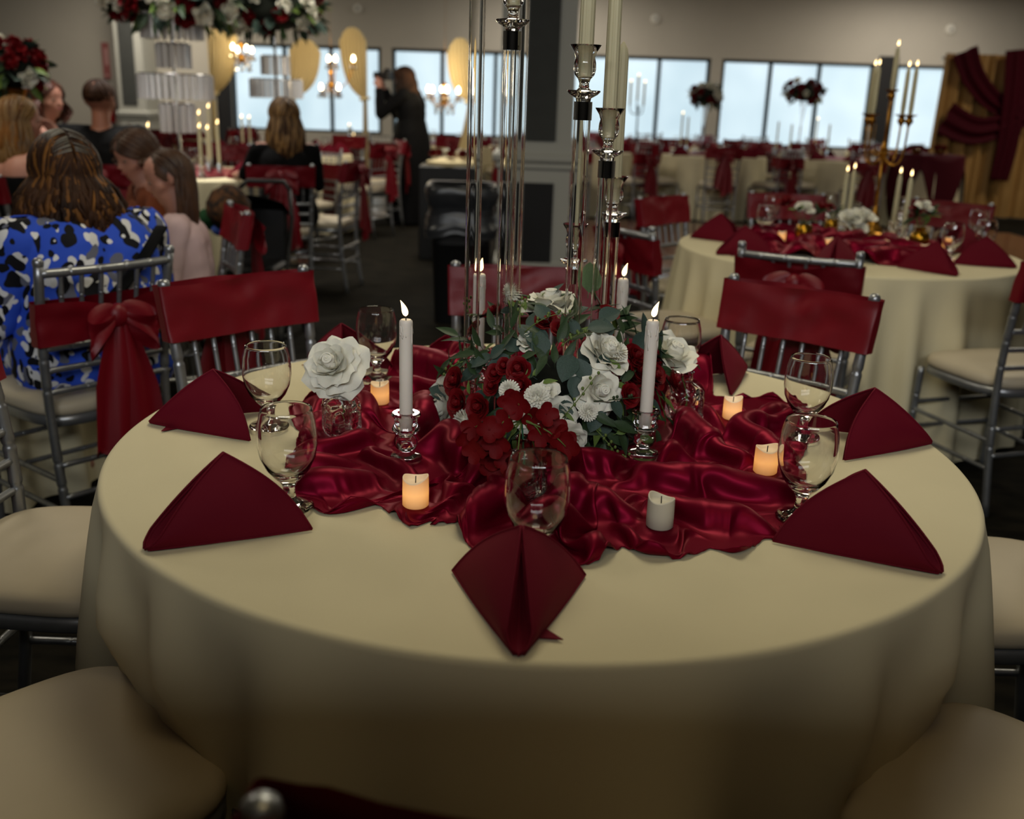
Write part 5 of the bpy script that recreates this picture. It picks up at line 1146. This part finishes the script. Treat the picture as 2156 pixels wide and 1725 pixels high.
# ------------------------------------------------------------------ far tables and chairs
def far_chair_meshes():
    fr = MB()
    for sx in (-1, 1):
        fr.tube(smooth_path(post_path(sx), 9), .0135, 6); fr.tube([(sx * .188, .195, .44), (sx * .192, .205, 0)], .0125, 6)
        fr.tube([(sx * .178, -.21, .2), (sx * .191, .20, .2)], .008, 5); fr.ell((sx * .197, -.245, .915), (.014, .014, .014), 8, 5)
    for z in (.88, .665, .60, .535): fr.tube(crest_path(z, .014, 7), .0095, 6)
    for z in (.2, .28): fr.tube([(-.19, .2, z), (.19, .2, z)], .008, 5); fr.tube([(-.177, -.212, z), (.177, -.212, z)], .008, 5)
    for k in range(6): x = -.15 + .06 * k; fr.tube([(x, -.21, .665), (x, -.235, .88)], .006, 5)
    a_ = np.arange(24) * 2 * PI / 24; c, s_ = np.cos(a_), np.sin(a_); r = (np.abs(c) ** 4 + np.abs(s_) ** 4) ** -.25
    P = np.array([np.stack([r * c * .205 * k, r * s_ * .205 * k, np.full(24, z)], -1) for k, z in ((.97, .425), (1, .43), (1, .455))]); fr.grid(np.swapaxes(P, 0, 1), cu=True); fr.add(P[0], [list(range(24))[::-1]])
    cu = MB(); P = np.array([np.stack([r * c * .205 * k, r * s_ * .205 * k, np.full(24, z)], -1) for k, z in ((1, .456), (1.015, .475), (.97, .497), (.5, .508))]); cu.grid(np.swapaxes(P, 0, 1), cu=True); cu.add(P[-1], [list(range(24))])
    return fr.mesh('chair_frame', M_SILVER), cu.mesh('cushion', M_CUSHION)
FCF, FCC = far_chair_meshes()
def far_chair(x, y, face_deg, label, group, r2=random.Random(4)):
    a = math.radians(face_deg); t = thing('ballroom_chair', label, 'chair', (x, y, 0), a - PI / 2, group)
    obj('chair_frame', FCF, t); obj('cushion', FCC, t); lo = r2.random() < .4
    so = obj('sash', SASH_LO if lo else SASH_HI, t); b = BOW_LO if lo else BOW_HI
    obj('knot', b[0], so)
    for m_ in b[1]: obj('bow_loop', m_, so)
    for m_ in b[2]: obj('sash_tail', m_, so)
    return t
_fc = None
FRM = None
def side(a): return ('right', 'far right', 'far', 'far left', 'left', 'near left', 'near', 'near right')[int(round(a / (PI / 4))) % 8]
def far_table(c, seed, name, chairs, rot=0.0, nap=8, items=True, label_extra=''):
    global _fc, FRM
    lab = 'cream cloth on ' + name
    if _fc is None:
        _fc = cloth_obj('tablecloth', lab, c, .715, 77, nf=22, res=200, flare=.02, amp=.035)
        o = MB(); n = 60; m = 14; P = np.zeros((n, m, 3)); th = np.arange(n) * 2 * PI / n
        for j, v in enumerate(np.linspace(0, 1, m)): rr = v * (.44 + .05 * np.sin(5 * th)); P[:, j] = np.stack([rr * np.cos(th), rr * np.sin(th), TZ + .004 + .03 * vnoise(rr * np.cos(th) * 12 + 9, rr * np.sin(th) * 12 + 9, 3) * (1 - v * .8)], -1)
        o.grid(P, cu=True); FRM = o.mesh('table_runner', M_SATIN)
    else:
        cc = _fc.copy(); COL.objects.link(cc); cc.location = (c[0], c[1], 0); cc.rotation_euler = (0, 0, seed); tag(cc, lab, 'tablecloth')
    _fc['group'] = 'cream cloths on the far tables'
    tag(obj('table_runner', FRM, None, (c[0], c[1], 0), (0, 0, seed * 1.7)), 'burgundy satin on ' + name, 'table runner', 'burgundy runners on the far tables')
    for k in range(8):
        a = rot + k * PI / 4
        if k < nap: tag(obj('napkin', NAPM[k % 3], None, (c[0] + .62 * math.cos(a), c[1] + .62 * math.sin(a), TZ + .001), (0, 0, a), 1.1), 'burgundy napkin on the ' + side(a) + ' side of ' + name, 'napkin', 'napkins on ' + name)
        if items and k % 2 == 0: tag(obj('water_goblet', GOBM, None, (c[0] + .5 * math.cos(a + .28), c[1] + .5 * math.sin(a + .28), TZ + .001)), 'clear goblet on the ' + side(a) + ' side of ' + name, 'glass', 'goblets on ' + name)
        if k in chairs: far_chair(c[0] + 1.0 * math.cos(a), c[1] + 1.0 * math.sin(a), math.degrees(a) + 180 + ((seed * 37 + k * 13) % 9 - 4), 'silver chair on the ' + side(a) + ' side of ' + name, 'chairs at ' + name)
def X_at(px, Y): return at_y(px, 250, Y)[0]
FT = []
for i, (px, Y, nm) in enumerate([(1222, 13.0, 'the far table just right of the pillar'), (1500, 13.0, 'the far table below the cream flower stand'), (1778, 13.0, 'the far table left of the gold candelabrum'), (1395, 15.3, 'the window table right of the ribbed tapers'), (1645, 15.3, 'the window table under dark red flowers'), (1895, 15.3, 'the window table behind the gold candelabrum')]):
    c = (X_at(px, Y), Y); FT.append(c); far_table(c, i + 1, nm, ((1, 3, 5, 6, 7), (1, 3, 5, 6, 7), (3, 5, 6), (1, 2, 3, 5, 6, 7), (1, 2, 3, 5, 6, 7), (2, 3, 5, 6))[i], rot=.04 * i - .1)
T4 = (-2.42, 7.55); T5 = (-2.45, 10.4); T0 = (-4.35, 8.3); T6 = (-4.6, 12.6); T7 = (-1.0, 13.6)
far_table(T4, 11, 'the blonde woman table', [1, 2, 3], rot=.1)
far_table(T5, 12, 'the table left of the standing woman', [0, 1, 5, 6, 7], rot=.35)
far_table(T0, 13, 'the table of the man in black', [1, 2], rot=.2)
far_table(T6, 14, 'the far left table below the drapes', [5, 6, 7, 0], rot=.5)
far_table(T7, 15, 'the far table behind the standing woman', [4, 5, 6, 7, 0], rot=.15)
GS = 'silver chairs left of the black bin'
chair('silver chair with red bow under the long haired blonde woman in black', (kp_[0] + .03, 6.47), 105, GS)
chair('silver chair seen side on with a hanging red bow, right of the blonde woman', (X_at(742, 7.1), 7.15), 172, GS)
chair('silver chair under the man in the black jacket', (mp_[0] + .05, 6.1), 100, GS)
chair('silver chair under the blonde woman at the far left', (wp_[0] - .1, 5.12), 70, GS)
chair('silver chair under the auburn haired woman', (rp_[0] - .25, 6.76), 20, GS)

# ------------------------------------------------------------------ tall flower pieces and crystal stands
BLOOM = {}
def bloom_mesh(m, seed):
    mb = MB(); r2 = random.Random(seed); mb.ell((0, 0, 0), (.5, .5, .45), 10, 7)
    for k in range(14):
        f = (k + .5) / 14; ph = k * 2.39996; tl = math.radians(8 + 75 * f); n_, m_ = 5, 4; P = np.zeros((n_, m_, 3)); Rm = rotm('Z', ph) @ rotm('X', -tl)
        for i, u in enumerate(np.linspace(-1, 1, n_)):
            for j, v in enumerate(np.linspace(0, 1, m_)): P[i, j] = Rm @ np.array([u * .45 * (.4 + .6 * math.sin(PI * min(1, .15 + v * .6))), .22 * math.sin(v * 1.7) - .3 * u * u + .2 * max(0, v - .6), v * .95 * (1 - .2 * u * u)])
        mb.grid(P)
    return mb.mesh('bloom', m)
BLOOM = {'w': bloom_mesh(M_WPET, 1), 'r': bloom_mesh(M_RPET, 2)}
def tall_flowers(t, c, R, nw, nr, nl, seed, size=.055, up=0.0):
    """round mass of blooms and leaves, children of t"""
    r2 = random.Random(seed); c = np.array(c, float); R = np.array(R, float)
    MB().ell(tuple(c), tuple(R * .72), 18, 10).build('foliage_core', M_FOAM, t)
    N = nw + nr; kinds = ['w'] * nw + ['r'] * nr; r2.shuffle(kinds)
    for k in range(N):
        z = 1 - 1.75 * (k + .5) / N + up; z = max(-.95, min(.98, z)); ph = k * 2.39996 + r2.uniform(-.3, .3); d = np.array([math.sqrt(1 - z * z) * math.cos(ph), math.sqrt(1 - z * z) * math.sin(ph), z])
        o = obj({'w': 'white_bloom', 'r': 'red_bloom'}[kinds[k]], BLOOM[kinds[k]], t, tuple(c + d * R * r2.uniform(.75, .95)), None, size * r2.uniform(.8, 1.25)); o.rotation_mode = 'QUATERNION'; o.rotation_quaternion = Vector(d).to_track_quat('Z', 'Y')
    for k in range(nl):
        z = r2.uniform(-.9, .9); ph = r2.uniform(0, 6.28); d = np.array([math.sqrt(1 - z * z) * math.cos(ph), math.sqrt(1 - z * z) * math.sin(ph), z])
        place_leaf(t, tuple(c + d * R * .85), d + np.array([0, 0, r2.uniform(-.6, .3)]), (r2.uniform(-1, 1), r2.uniform(-1, 1), 1), size * r2.uniform(1.2, 2.0), r2.choice('dddlb'))
M_PRISM = mat('frosted_prism', S(240, 240, 242), .12, trans=.35, ior=1.45, spec=.6)
def prism_tier(t, c, R, L, n, name='crystal_tier'):
    fr = MB(); a_ = np.arange(40) * 2 * PI / 40; fr.tube(np.stack([c[0] + R * np.cos(a_), c[1] + R * np.sin(a_), np.full(40, c[2])], -1), .006, 6, closed=True)
    for k in range(4): fr.tube([c, (c[0] + R * math.cos(k * PI / 2), c[1] + R * math.sin(k * PI / 2), c[2])], .004, 5)
    o = fr.build('tier_ring', M_CHROME, t); pr_ = MB()
    for k in range(n):
        a = k * 2 * PI / n; x, y = c[0] + R * math.cos(a), c[1] + R * math.sin(a); pr_.box((x, y, c[2] - L / 2 - .004), (.028, .020, L), rz=a + .4)
    q = pr_.build('hanging_prisms', M_PRISM, o); q['kind'] = 'stuff'
def px_m(Y): return Y * .96 / F_PX
def crystal_stand(label, px0, Y, tiers, zb, flower_px, seed, fR, pole_top):
    b = at_y(px0, 300, Y); t = thing('crystal_flower_stand', label, 'flower stand', (b[0], Y, zb))
    B = np.array([b[0], Y, zb]); zt = at_y(px0, pole_top, Y)[2] - zb
    MB().lathe([(0, 0), (.13, 0), (.13, .012), (.02, .02), (.014, .03), (.012, zt), (0, zt)], 16).build('pole', M_CHROME, t)
    for (xa, xb, y0, y1) in tiers: p0 = at_y((xa + xb) / 2, y0, Y); p1 = at_y((xa + xb) / 2, y1, Y); R = (xb - xa) / 2 * px_m(Y); prism_tier(t, (0, 0, p0[2] - zb), R, p0[2] - p1[2], max(10, int(R * 2 * PI / .05)))
    fc = at_y(flower_px[0], flower_px[1], Y) - B
    tall_flowers(t, fc, fR, 28, 17, 150, seed, .082)
    return t
crystal_stand('tall tiered crystal stand topped with flowers, left, above the girl', 378, 7.85, [(318, 436, 24, 82), (345, 408, 92, 143), (303, 448, 157, 208), (349, 414, 218, 278)], TZ + .02, (362, 4), 5, (.50, .40, .17), 20)
crystal_stand('tiered crystal stand topped with flowers, above the long haired blonde woman', 586, 10.3, [(560, 614, 118, 158), (535, 638, 167, 206)], TZ + .02, (566, 22), 6, (.60, .45, .26), 60)
# gold stand with red flowers at the left edge
p = at_y(20, 142, 6.15); t = thing('gold_flower_stand', 'gold stand with dark red and white flowers at the left edge of the frame', 'flower stand', (p[0], 6.15, 0.0))
MB().lathe([(0, 0), (.16, 0), (.15, .03), (.05, .06), (.03, .2), (.03, p[2] - .62), (.05, p[2] - .52), (.06, p[2] - .2), (.09, p[2] - .12), (0, p[2] - .1)], 18).build('gold_column', M_GOLD, t)
tall_flowers(t, (0, 0, p[2]), (.20, .2, .17), 7, 16, 60, 9, .06)
def vase_flowers(label, px, py, Y, R, nw, nr, seed, vase_r=.03):
    p = at_y(px, py, Y); t = thing('tall_flower_vase', label, 'flower stand', (p[0], Y, TZ + .015)); h = p[2] - TZ - .015
    MB().lathe([(0, 0), (.08, 0), (.078, .01), (.015, .03), (.012, h * .5), (.05, h - .05), (.046, h - .05), (.008, h * .5), (0, .04)], 18).build('glass_vase', M_PRESSED, t)
    tall_flowers(t, (0, 0, h + R[2] * .4), R, nw, nr, 50, seed, .06); return t
vase_flowers('glass stand with cream and red flowers before the middle windows', 1485, 212, 13.4, (.20, .18, .15), 12, 8, 21)
vase_flowers('glass stand with a wide mass of dark red flowers before the right windows', 1693, 205, 15.4, (.32, .25, .18), 4, 20, 22)
# far candelabrum and tapers against the windows
def far_taper(px, ptop, zb, Y, lab, lit=True, L=None, group='tapers on the far tables'):
    p = at_y(px, ptop, Y); L_ = p[2] - zb - .08 if L is None else L; t = thing('taper_candle', lab, 'candle', (p[0], Y, zb), 0, group)
    MB().lathe([(0, 0), (.03, 0), (.03, .008), (.01, .02), (.014, .05), (.018, .08), (0, .08)], 12).build('holder_foot', M_PRESSED, t)
    MB().lathe([(0, .08), (.012, .08), (.011, .08 + L_), (0, .08 + L_)], 10).build('wax', M_TAPER, t)
    if lit: obj('flame', FLM, t, (0, 0, .08 + L_ + .003), None, 1.3)
    return t
cp = at_y(1342, 250, 13.3); t = thing('silver_candelabrum', 'slender dark candelabrum with lit candles before the middle windows', 'candelabrum', (cp[0], 13.3, TZ + .01))
hz = at_y(1342, 222, 13.3)[2] - TZ - .01
MB().lathe([(0, 0), (.07, 0), (.06, .02), (.012, .04), (.01, hz - .1), (.02, hz - .05), (.008, hz)], 14).build('stem', M_DARKFR, t)
for k, (px, pt) in enumerate([(1329, 172), (1345, 160), (1358, 174)]):
    q = at_y(px, pt, 13.3) - np.array([cp[0], 13.3, TZ + .01]); z0 = hz + (.06 if k == 1 else 0)
    MB().tube(bez((0, 0, hz - .1), (q[0], 0, hz - .14), (q[0], 0, z0), 8), .007, 6).build('arm', M_DARKFR, t); MB().tube([(q[0], 0, z0), (q[0], 0, q[2])], .013, 8).build('candle', M_TAPER, t); obj('flame', FLM, t, (q[0], 0, q[2]), None, 1.2)
for k, (px, pt, Y) in enumerate([(1438, 240, 13.4), (1450, 246, 13.2), (1640, 256, 13.3), (1668, 262, 13.4), (1748, 262, 13.2), (1722, 252, 15.2)]): far_taper(px, pt, TZ + .012, Y, ['thin taper left of the cream and red flower stand', 'second thin taper left of the cream and red flower stand', 'thin taper at the left under the dark red flower stand', 'thin taper under the dark red flower stand', 'thin taper right of the dark red flower stand', 'lit taper just right of the dark red flower stand'][k], lit=k in (0, 5))
for k, (px, pt, Y) in enumerate([(311, 265, 7.3), (418, 239, 7.2), (438, 225, 7.7), (457, 259, 7.3), (419, 267, 7.1), (436, 270, 7.4), (508, 246, 10.1), (524, 247, 10.2), (735, 262, 13.4), (744, 283, 13.2), (31, 218, 7.7)]):
    far_taper(px, pt + 3, TZ + .012, Y, 'tiny lit candle ' + ['left of the crystal stand foot, above the boy', 'right beside the lowest crystal tier', 'right of the lowest crystal tier, highest of that group', 'farthest right beside the crystal stand', 'lowest in front of the crystal stand', 'low and right of the crystal stand foot', 'left of the blonde woman head, before the window', 'just left of the blonde woman, before the window', 'behind the elbow of the standing woman', 'below the elbow of the standing woman', 'at the left edge under the red flowers'][k])

# ------------------------------------------------------------------ tied drapes, chandeliers, backdrop
M_DRAPE = mat('champagne_voile', S(226, 210, 166), .7, spec=.2, noise=.05, nscale=4)
def drape(label, x_pole, x_free, y_top, y_waist, Y, flare_px, seed):
    pp = at_y(x_pole, y_waist, Y); zt = at_y((x_pole + x_free) / 2, y_top, Y)[2]; zw = pp[2]; w = (x_free - x_pole) * px_m(Y); t = thing('tied_drape', label, 'drape', (pp[0], Y, 0))
    MB().tube([(0, .05, 0), (0, .05, zt - .1)], .022, 10).lathe([(0, 0), (.16, 0), (.16, .015), (.03, .03)], 16, (0, .05, 0)).build('pole', M_TRIM, t)
    n, m = 70, 34; P = np.zeros((n, m, 3)); sg = 1 if w > 0 else -1; w = abs(w); hw = flare_px * px_m(Y)
    for j, v in enumerate(np.linspace(0, 1, m)):
        if v < .62:
            u_ = v / .62; z = zt + (zw - zt) * u_; k = (1 - u_ ** 2.2); ww = .05 + (w - .05) * k ** .8; x0 = -.03
        else:
            u_ = (v - .62) / .38; z = zw * (1 - u_) + .01; ww = .05 + (hw - .05) * min(1, u_ * 1.5) ** 1.1; x0 = -.03 - .3 * hw * u_
        for i, s_ in enumerate(np.linspace(0, 1, n)):
            dome_ = -.16 * max(0, 1 - v / .10) * (2 * abs(s_ - .5)) ** 2.5
            P[i, j] = (sg * (x0 + ww * s_), -.03 * math.sin(s_ * 46 + .7 * math.sin(v * 5 + seed)) * (.4 + .6 * min(1, ww / .2)) - .05 * math.sin(PI * s_), z + dome_ - (.10 * s_ * math.sin(PI * min(1, v / .62)) if v < .62 else 0))
    mb = MB(); mb.grid(P); mb.build('voile', M_DRAPE, t)
    a_ = np.arange(24) * 2 * PI / 24; MB().tube(np.stack([sg * .0 + .05 * np.cos(a_), -.0 + .06 * np.sin(a_), zw + .01 * np.cos(a_)], -1), .018, 8, closed=True).build('tie_band', M_DRAPE, t)
drape('champagne drape tied to the left, by the crystal stand, with a lit bulb', 449, 512, 48, 198, 12.2, 18, 1)
drape('champagne drape behind the second crystal stand, tied to the left', 617, 684, 82, 205, 12.6, 18, 2)
drape('champagne drape left of the standing woman, tied to the right', 768, 712, 58, 208, 12.6, 14, 3)
drape('champagne drape behind the left clear tube, flaring to the bin', 990, 934, 80, 214, 11.2, 56, 4)
def chandelier(label, cpx, cpy, Y, bulbs):
    c = at_y(cpx, cpy, Y); t = thing('chandelier', label, 'chandelier', (c[0], Y, c[2]))
    MB().tube([(0, 0, -.12), (0, 0, .1)], [.012, .008], 8).tube([(0, 0, .1), (0, 0, CEIL - c[2])], .0015, 4).ell((0, 0, -.08), (.04, .04, .05), 10, 7).ell((0, 0, .06), (.03, .03, .05), 10, 7).lathe([(0, 0), (.05, 0), (.04, -.03), (0, -.03)], 12, (0, 0, CEIL - c[2])).build('stem', M_GOLD, t)
    for k, (bx_, by_, dy) in enumerate(bulbs):
        b = at_y(bx_, by_, Y + dy) - np.array([c[0], Y, c[2]])
        arm = MB().tube(bez((0, 0, -.06), (b[0] * .6, b[1] * .6, min(-.06, b[2]) - .14), (b[0], b[1], b[2] - .075), 10), .006, 6).lathe([(0, 0), (.012, -.005), (.035, .01), (.012, .012), (.011, .045), (0, .045)], 10, (b[0], b[1], b[2] - .08)).build('arm', M_GOLD, t)
        MB().lathe([(0, -.035), (.013, -.03), (.020, -.008), (.016, .012), (.006, .03), (0, .038)], 12, tuple(b)).build('bulb', M_BULB, arm)
        cr = MB()
        for q in range(5): a = q * 1.257; x, y = b[0] + .034 * math.cos(a), b[1] + .034 * math.sin(a); cr.lathe([(0, 0), (.008, -.012), (.011, -.03), (0, -.045)], 6, (x, y, b[2] - .078), smooth=False)
        cr.build('crystal_drops', M_CRYSTAL, arm)
    gl = MB()
    for q in range(16): a = q * PI / 8; gl.lathe([(0, 0), (.010, -.015), (.012, -.035), (0, -.055)], 6, (.10 * math.cos(a), .10 * math.sin(a), -.12 - .05 * (q % 2)), smooth=False); gl.tube([(.10 * math.cos(a), .10 * math.sin(a), -.12 - .05 * (q % 2)), (.01 * math.cos(a), .01 * math.sin(a), -.02)], .0025, 4)
    gl.build('crystal_skirt', M_CRYSTAL, t)
    ld = bpy.data.lights.new('chandelier_glow', 'POINT'); ld.energy = 9; ld.color = (1.0, .80, .50); ld.shadow_soft_size = .12; lo_ = bpy.data.objects.new('chandelier_glow', ld); COL.objects.link(lo_); lo_.location = (c[0], Y - .25, c[2] + .12)
chandelier('chandelier with lit bulbs beside the left tied drape', 508, 108, 11.9, [(490, 98, -.15), (519, 101, .1), (530, 105, -.1), (500, 104, .25)])
chandelier('chandelier with lit bulbs between the second crystal stand and the standing woman', 697, 165, 12.0, [(692, 123, .2), (706, 123, .1), (744, 123, -.1), (676, 183, -.2), (713, 183, -.25)])
chandelier('chandelier with lit bulbs right of the standing woman', 936, 196, 11.0, [(902, 187, .1), (910, 188, -.1), (931, 187, .2), (941, 188, -.2), (965, 190, -.1)])
# gold and burgundy backdrop at the right
M_GDRAPE = mat('gold_satin_drape', S(172, 132, 76), .55, spec=.3, noise=.08, nscale=3)
M_BDRAPE = mat('burgundy_swag_cloth', S(62, 2, 17), .7, spec=.15)
ta = at_y(1992, 112, 13.8); zt = ta[2]; x0 = ta[0]; bd = thing('drape_backdrop', 'tall gold curtain backdrop with burgundy swags at the right', 'backdrop', (x0, 13.8, 0))
n, m = 220, 8; P = np.zeros((n, m, 3))
for i, u in enumerate(np.linspace(0, 2.4, n)):
    for j, v in enumerate(np.linspace(0, 1, m)): P[i, j] = (u - .05 * (1 - v) * (1 - u), -.05 * math.sin(u * 34 + 1.2 * math.sin(u * 7)) - .02 * math.sin(u * 61), .02 + (zt - .02) * v)
mb = MB(); mb.grid(P); mb.build('gold_curtain', M_GDRAPE, bd)
for x in (0.12, 2.28): MB().tube([(x, .1, 0), (x, .1, zt - .06)], .025, 10).build('upright', M_CHROME, bd)
MB().tube([(0, .1, zt - .06), (2.4, .1, zt - .06)], .02, 10).build('crossbar', M_CHROME, bd)
def swag(pts, w0, w1, name='swag', depth=.12):
    P0 = [at_y(px, py, 13.8) - np.array([x0, 13.8, 0]) for px, py in pts]; P0 = smooth_path(P0, 30); n, m = 30, 16; G_ = np.zeros((n, m, 3)); T = np.gradient(P0, axis=0); T /= np.linalg.norm(T, axis=1, keepdims=True)
    for i in range(n):
        nrm = np.array([-T[i][2], 0, T[i][0]]); w = w0 + (w1 - w0) * i / (n - 1)
        for j, u in enumerate(np.linspace(-1, 1, m)): G_[i, j] = P0[i] + nrm * u * w + np.array([0, -depth - .03 * math.cos(u * 7 + i * .06) - .03 * (1 - u * u), 0])
    q = MB(); q.grid(G_); o = q.build(name, M_BDRAPE, bd); s2 = o.modifiers.new('thick', 'SOLIDIFY'); s2.thickness = .01
swag([(2022, 108), (2040, 160), (2075, 205), (2118, 232)], .17, .12); swag([(2128, 106), (2122, 200), (2108, 300), (2090, 378)], .17, .13, depth=.2); swag([(1978, 248), (2030, 272), (2080, 268), (2160, 240)], .22, .12, depth=.16); swag([(2200, 150), (2160, 190), (2118, 240)], .1, .12, depth=.18)
# dessert table with scalloped burgundy overlay
dp = at_z(1968, 418, 0.0); dy = 12.4; dx = X_at(1968, dy)
cloth_obj('tablecloth', 'cream cloth on the small table before the gold drape', (dx, dy), .40, 61, top=.88, nf=14, res=140, amp=.04)
n = 96; th = np.arange(n) * 2 * PI / n; P = [np.stack([.0 * th, 0 * th, 0 * th + .884], -1)]
for k, v in enumerate(np.linspace(0, 1, 10)):
    low = .884 - (.16 + .62 * np.abs(np.cos(th * 2.5 + .5)) ** 1.3); R_ = .408 + .06 * v; P.append(np.stack([R_ * np.cos(th), R_ * np.sin(th), .884 + (low - .884) * v], -1))
mb = MB(); mb.grid(np.swapaxes(np.array(P), 0, 1), cu=True); ov = mb.build('table_overlay', M_BDRAPE, None, (dx, dy, 0)); s2 = ov.modifiers.new('thick', 'SOLIDIFY'); s2.thickness = .006; s2.offset = 1; tag(ov, 'dark burgundy scalloped overlay on the small table before the gold drape', 'overlay')
for k, (ox, r_) in enumerate(((-.16, .05), (.12, .06))):
    t = thing('rose_bowl', ['small heap of dark red roses at the left of the small far table', 'small heap of dark red roses at the right of the small far table'][k], 'flowers', (dx + ox, dy, .886)); MB().lathe([(0, 0), (.05, 0), (.07, .05), (.06, .05), (0, .02)], 14).build('bowl', M_GOLD, t)
    for q in range(5): obj('red_bloom', BLOOM['r'], t, (.05 * math.cos(q * 1.3), .05 * math.sin(q * 1.3), .07), (0, .3, q), .045)

# ------------------------------------------------------------------ black bin with its liner
bp = (X_at(975, 6.2), 6.25); M_BAG = mat('black_bag_film', S(40, 42, 46), .32, spec=.6, noise=.2, nscale=12)
tb = thing('waste_bin', 'tall black waste bin with a crumpled plastic liner beside the pillar', 'bin', (bp[0], bp[1], 0), .05)
def rrect(w, d, z, n=56, e=6): a_ = np.arange(n) * 2 * PI / n; c, s_ = np.cos(a_), np.sin(a_); r = (np.abs(c) ** e + np.abs(s_) ** e) ** (-1 / e); return np.stack([r * c * w, r * s_ * d, np.full(n, z)], -1)
P = np.array([rrect(.16, .16, 0), rrect(.165, .165, .01), rrect(.195, .195, .80), rrect(.205, .205, .805), rrect(.205, .205, .84), rrect(.19, .19, .84), rrect(.185, .185, .5)]); mb = MB(); mb.grid(np.swapaxes(P, 0, 1), cu=True); mb.add(P[0], [list(range(56))[::-1]]); mb.add(P[-1], [list(range(56))]); mb.build('bin_body', M_BLACK, tb)
P = []
for v in np.linspace(0, 1, 16):
    k = .212 + .012 * math.sin(v * 9); q = rrect(k, k, .855 - .30 * v); w = .012 * (vnoise(np.arange(56) * .35, np.full(56, v * 9), 4) - .4) + .008 * np.sin(v * 40) * v; q[:, 0] *= 1 + w / .2; q[:, 1] *= 1 + w / .2; q[:, 2] += .02 * np.sin(np.arange(56) * .5) * v; P.append(q)
P = np.array([rrect(.18, .18, .74), rrect(.2, .2, .852)] + P); mb = MB(); mb.grid(np.swapaxes(P, 0, 1), cu=True); mb.build('liner', M_BAG, tb)
# gift table with roses behind the bin
gx, gy_ = X_at(948, 8.8), 8.8; gt = thing('flower_box', 'dark box with cream cloth and red roses behind the black bin', 'flowers', (gx, gy_, 0)); MB().box((0, 0, .40), (.5, .4, .80), bev=.01).build('stand', M_BLACK, gt); MB().lathe([(0, 0), (.2, 0), (.2, .03), (.1, .06), (0, .07)], 20, (0, 0, .80)).build('cream_pad', M_DRAPE, gt)
for k in range(7): a = k * 2.4; obj('red_bloom' if k % 3 else 'white_bloom', BLOOM['r' if k % 3 else 'w'], gt, (.14 * math.cos(a), .1 * math.sin(a), .89), (.3, .2, k), .05)

# ------------------------------------------------------------------ pushchair and coat between the girl and the far chairs
M_LEO = mat('leopard_fur', S(92, 58, 30), .9, color2=S(24, 18, 14), nscale=26); M_GREENP = mat('green_plush', S(22, 70, 36), .9); M_BLUEP = mat('blue_plush', S(70, 100, 190), .9)
sp = (X_at(520, 5.5), 5.55); st = thing('pushchair', 'black pushchair with curved handle behind the girl, a leopard coat thrown on it', 'pushchair', (sp[0], sp[1], 0)); st.scale = (.86, .86, .84)
for sx in (-1, 1):
    MB().tube([(sx * .22, -.35, .10), (sx * .22, -.1, .45), (sx * .2, .2, .80), (sx * .17, .3, .98)], .014, 8).build('side_frame', M_BLACK, st); MB().tube([(sx * .22, .3, .10), (sx * .22, -.1, .45)], .013, 8).build('rear_strut', M_BLACK, st)
    for y in (-.35, .3): a_ = np.arange(20) * 2 * PI / 20; MB().tube(np.stack([np.full(20, sx * .25), y + .085 * np.cos(a_), .10 + .085 * np.sin(a_)], -1), .018, 8, closed=True).tube([(sx * .2, y, .1), (sx * .27, y, .1)], .02, 8).build('wheel', M_BLACK, st)
MB().tube([(-.17, .3, .98), (-.12, .34, 1.03), (.12, .34, 1.03), (.17, .3, .98)], .016, 10).build('handle', M_BLACK, st)
MB().box((0, -.05, .5), (.36, .4, .06), bev=.02).box((0, .16, .68), (.36, .06, .4), bev=.02).build('seat_shell', M_BLACK, st)
n, m = 20, 10; P = np.zeros((n, m, 3))
for i, u in enumerate(np.linspace(-1, 1, n)):
    for j, v in enumerate(np.linspace(0, 1, m)): a = v * 1.9; P[i, j] = (u * .2, .18 - .3 * math.sin(a) * (1 - .2 * u * u), .78 + .2 * math.sin(a * .9 + .3) * (1 - .25 * u * u))
mb = MB(); mb.grid(P); mb.build('hood', M_BLK, st)
lc = (at_y(482, 432, 5.3) - np.array([sp[0], sp[1], 0])) / .86; q = MB(); q.ell((-.24, -.12, .70), (.13, .16, .15), 20, 12); V = q.V[0]; k = 1 + .2 * (vnoise(V[:, 0] * 30, V[:, 2] * 30 + V[:, 1] * 20, 2) - .5); V *= 1.0; V[:, 0] = -.24 + (V[:, 0] + .24) * k; V[:, 2] = .70 + (V[:, 2] - .70) * k; V += lc - np.array([-.24, -.12, .70]); tag(q.build('leopard_coat', M_LEO, st), 'leopard print coat', None)
pl = thing('plush_toy', 'green and blue plush toy lying on the pushchair behind the girl', 'toy', (sp[0] - .17, sp[1] - .2, .70)); MB().ell((0, 0, 0), (.09, .07, .06), 14, 9).ell((.09, 0, .03), (.05, .05, .05), 12, 8).build('plush_body', M_GREENP, pl); MB().ell((.05, -.04, -.05), (.05, .04, .035), 12, 8).build('plush_foot', M_BLUEP, pl)
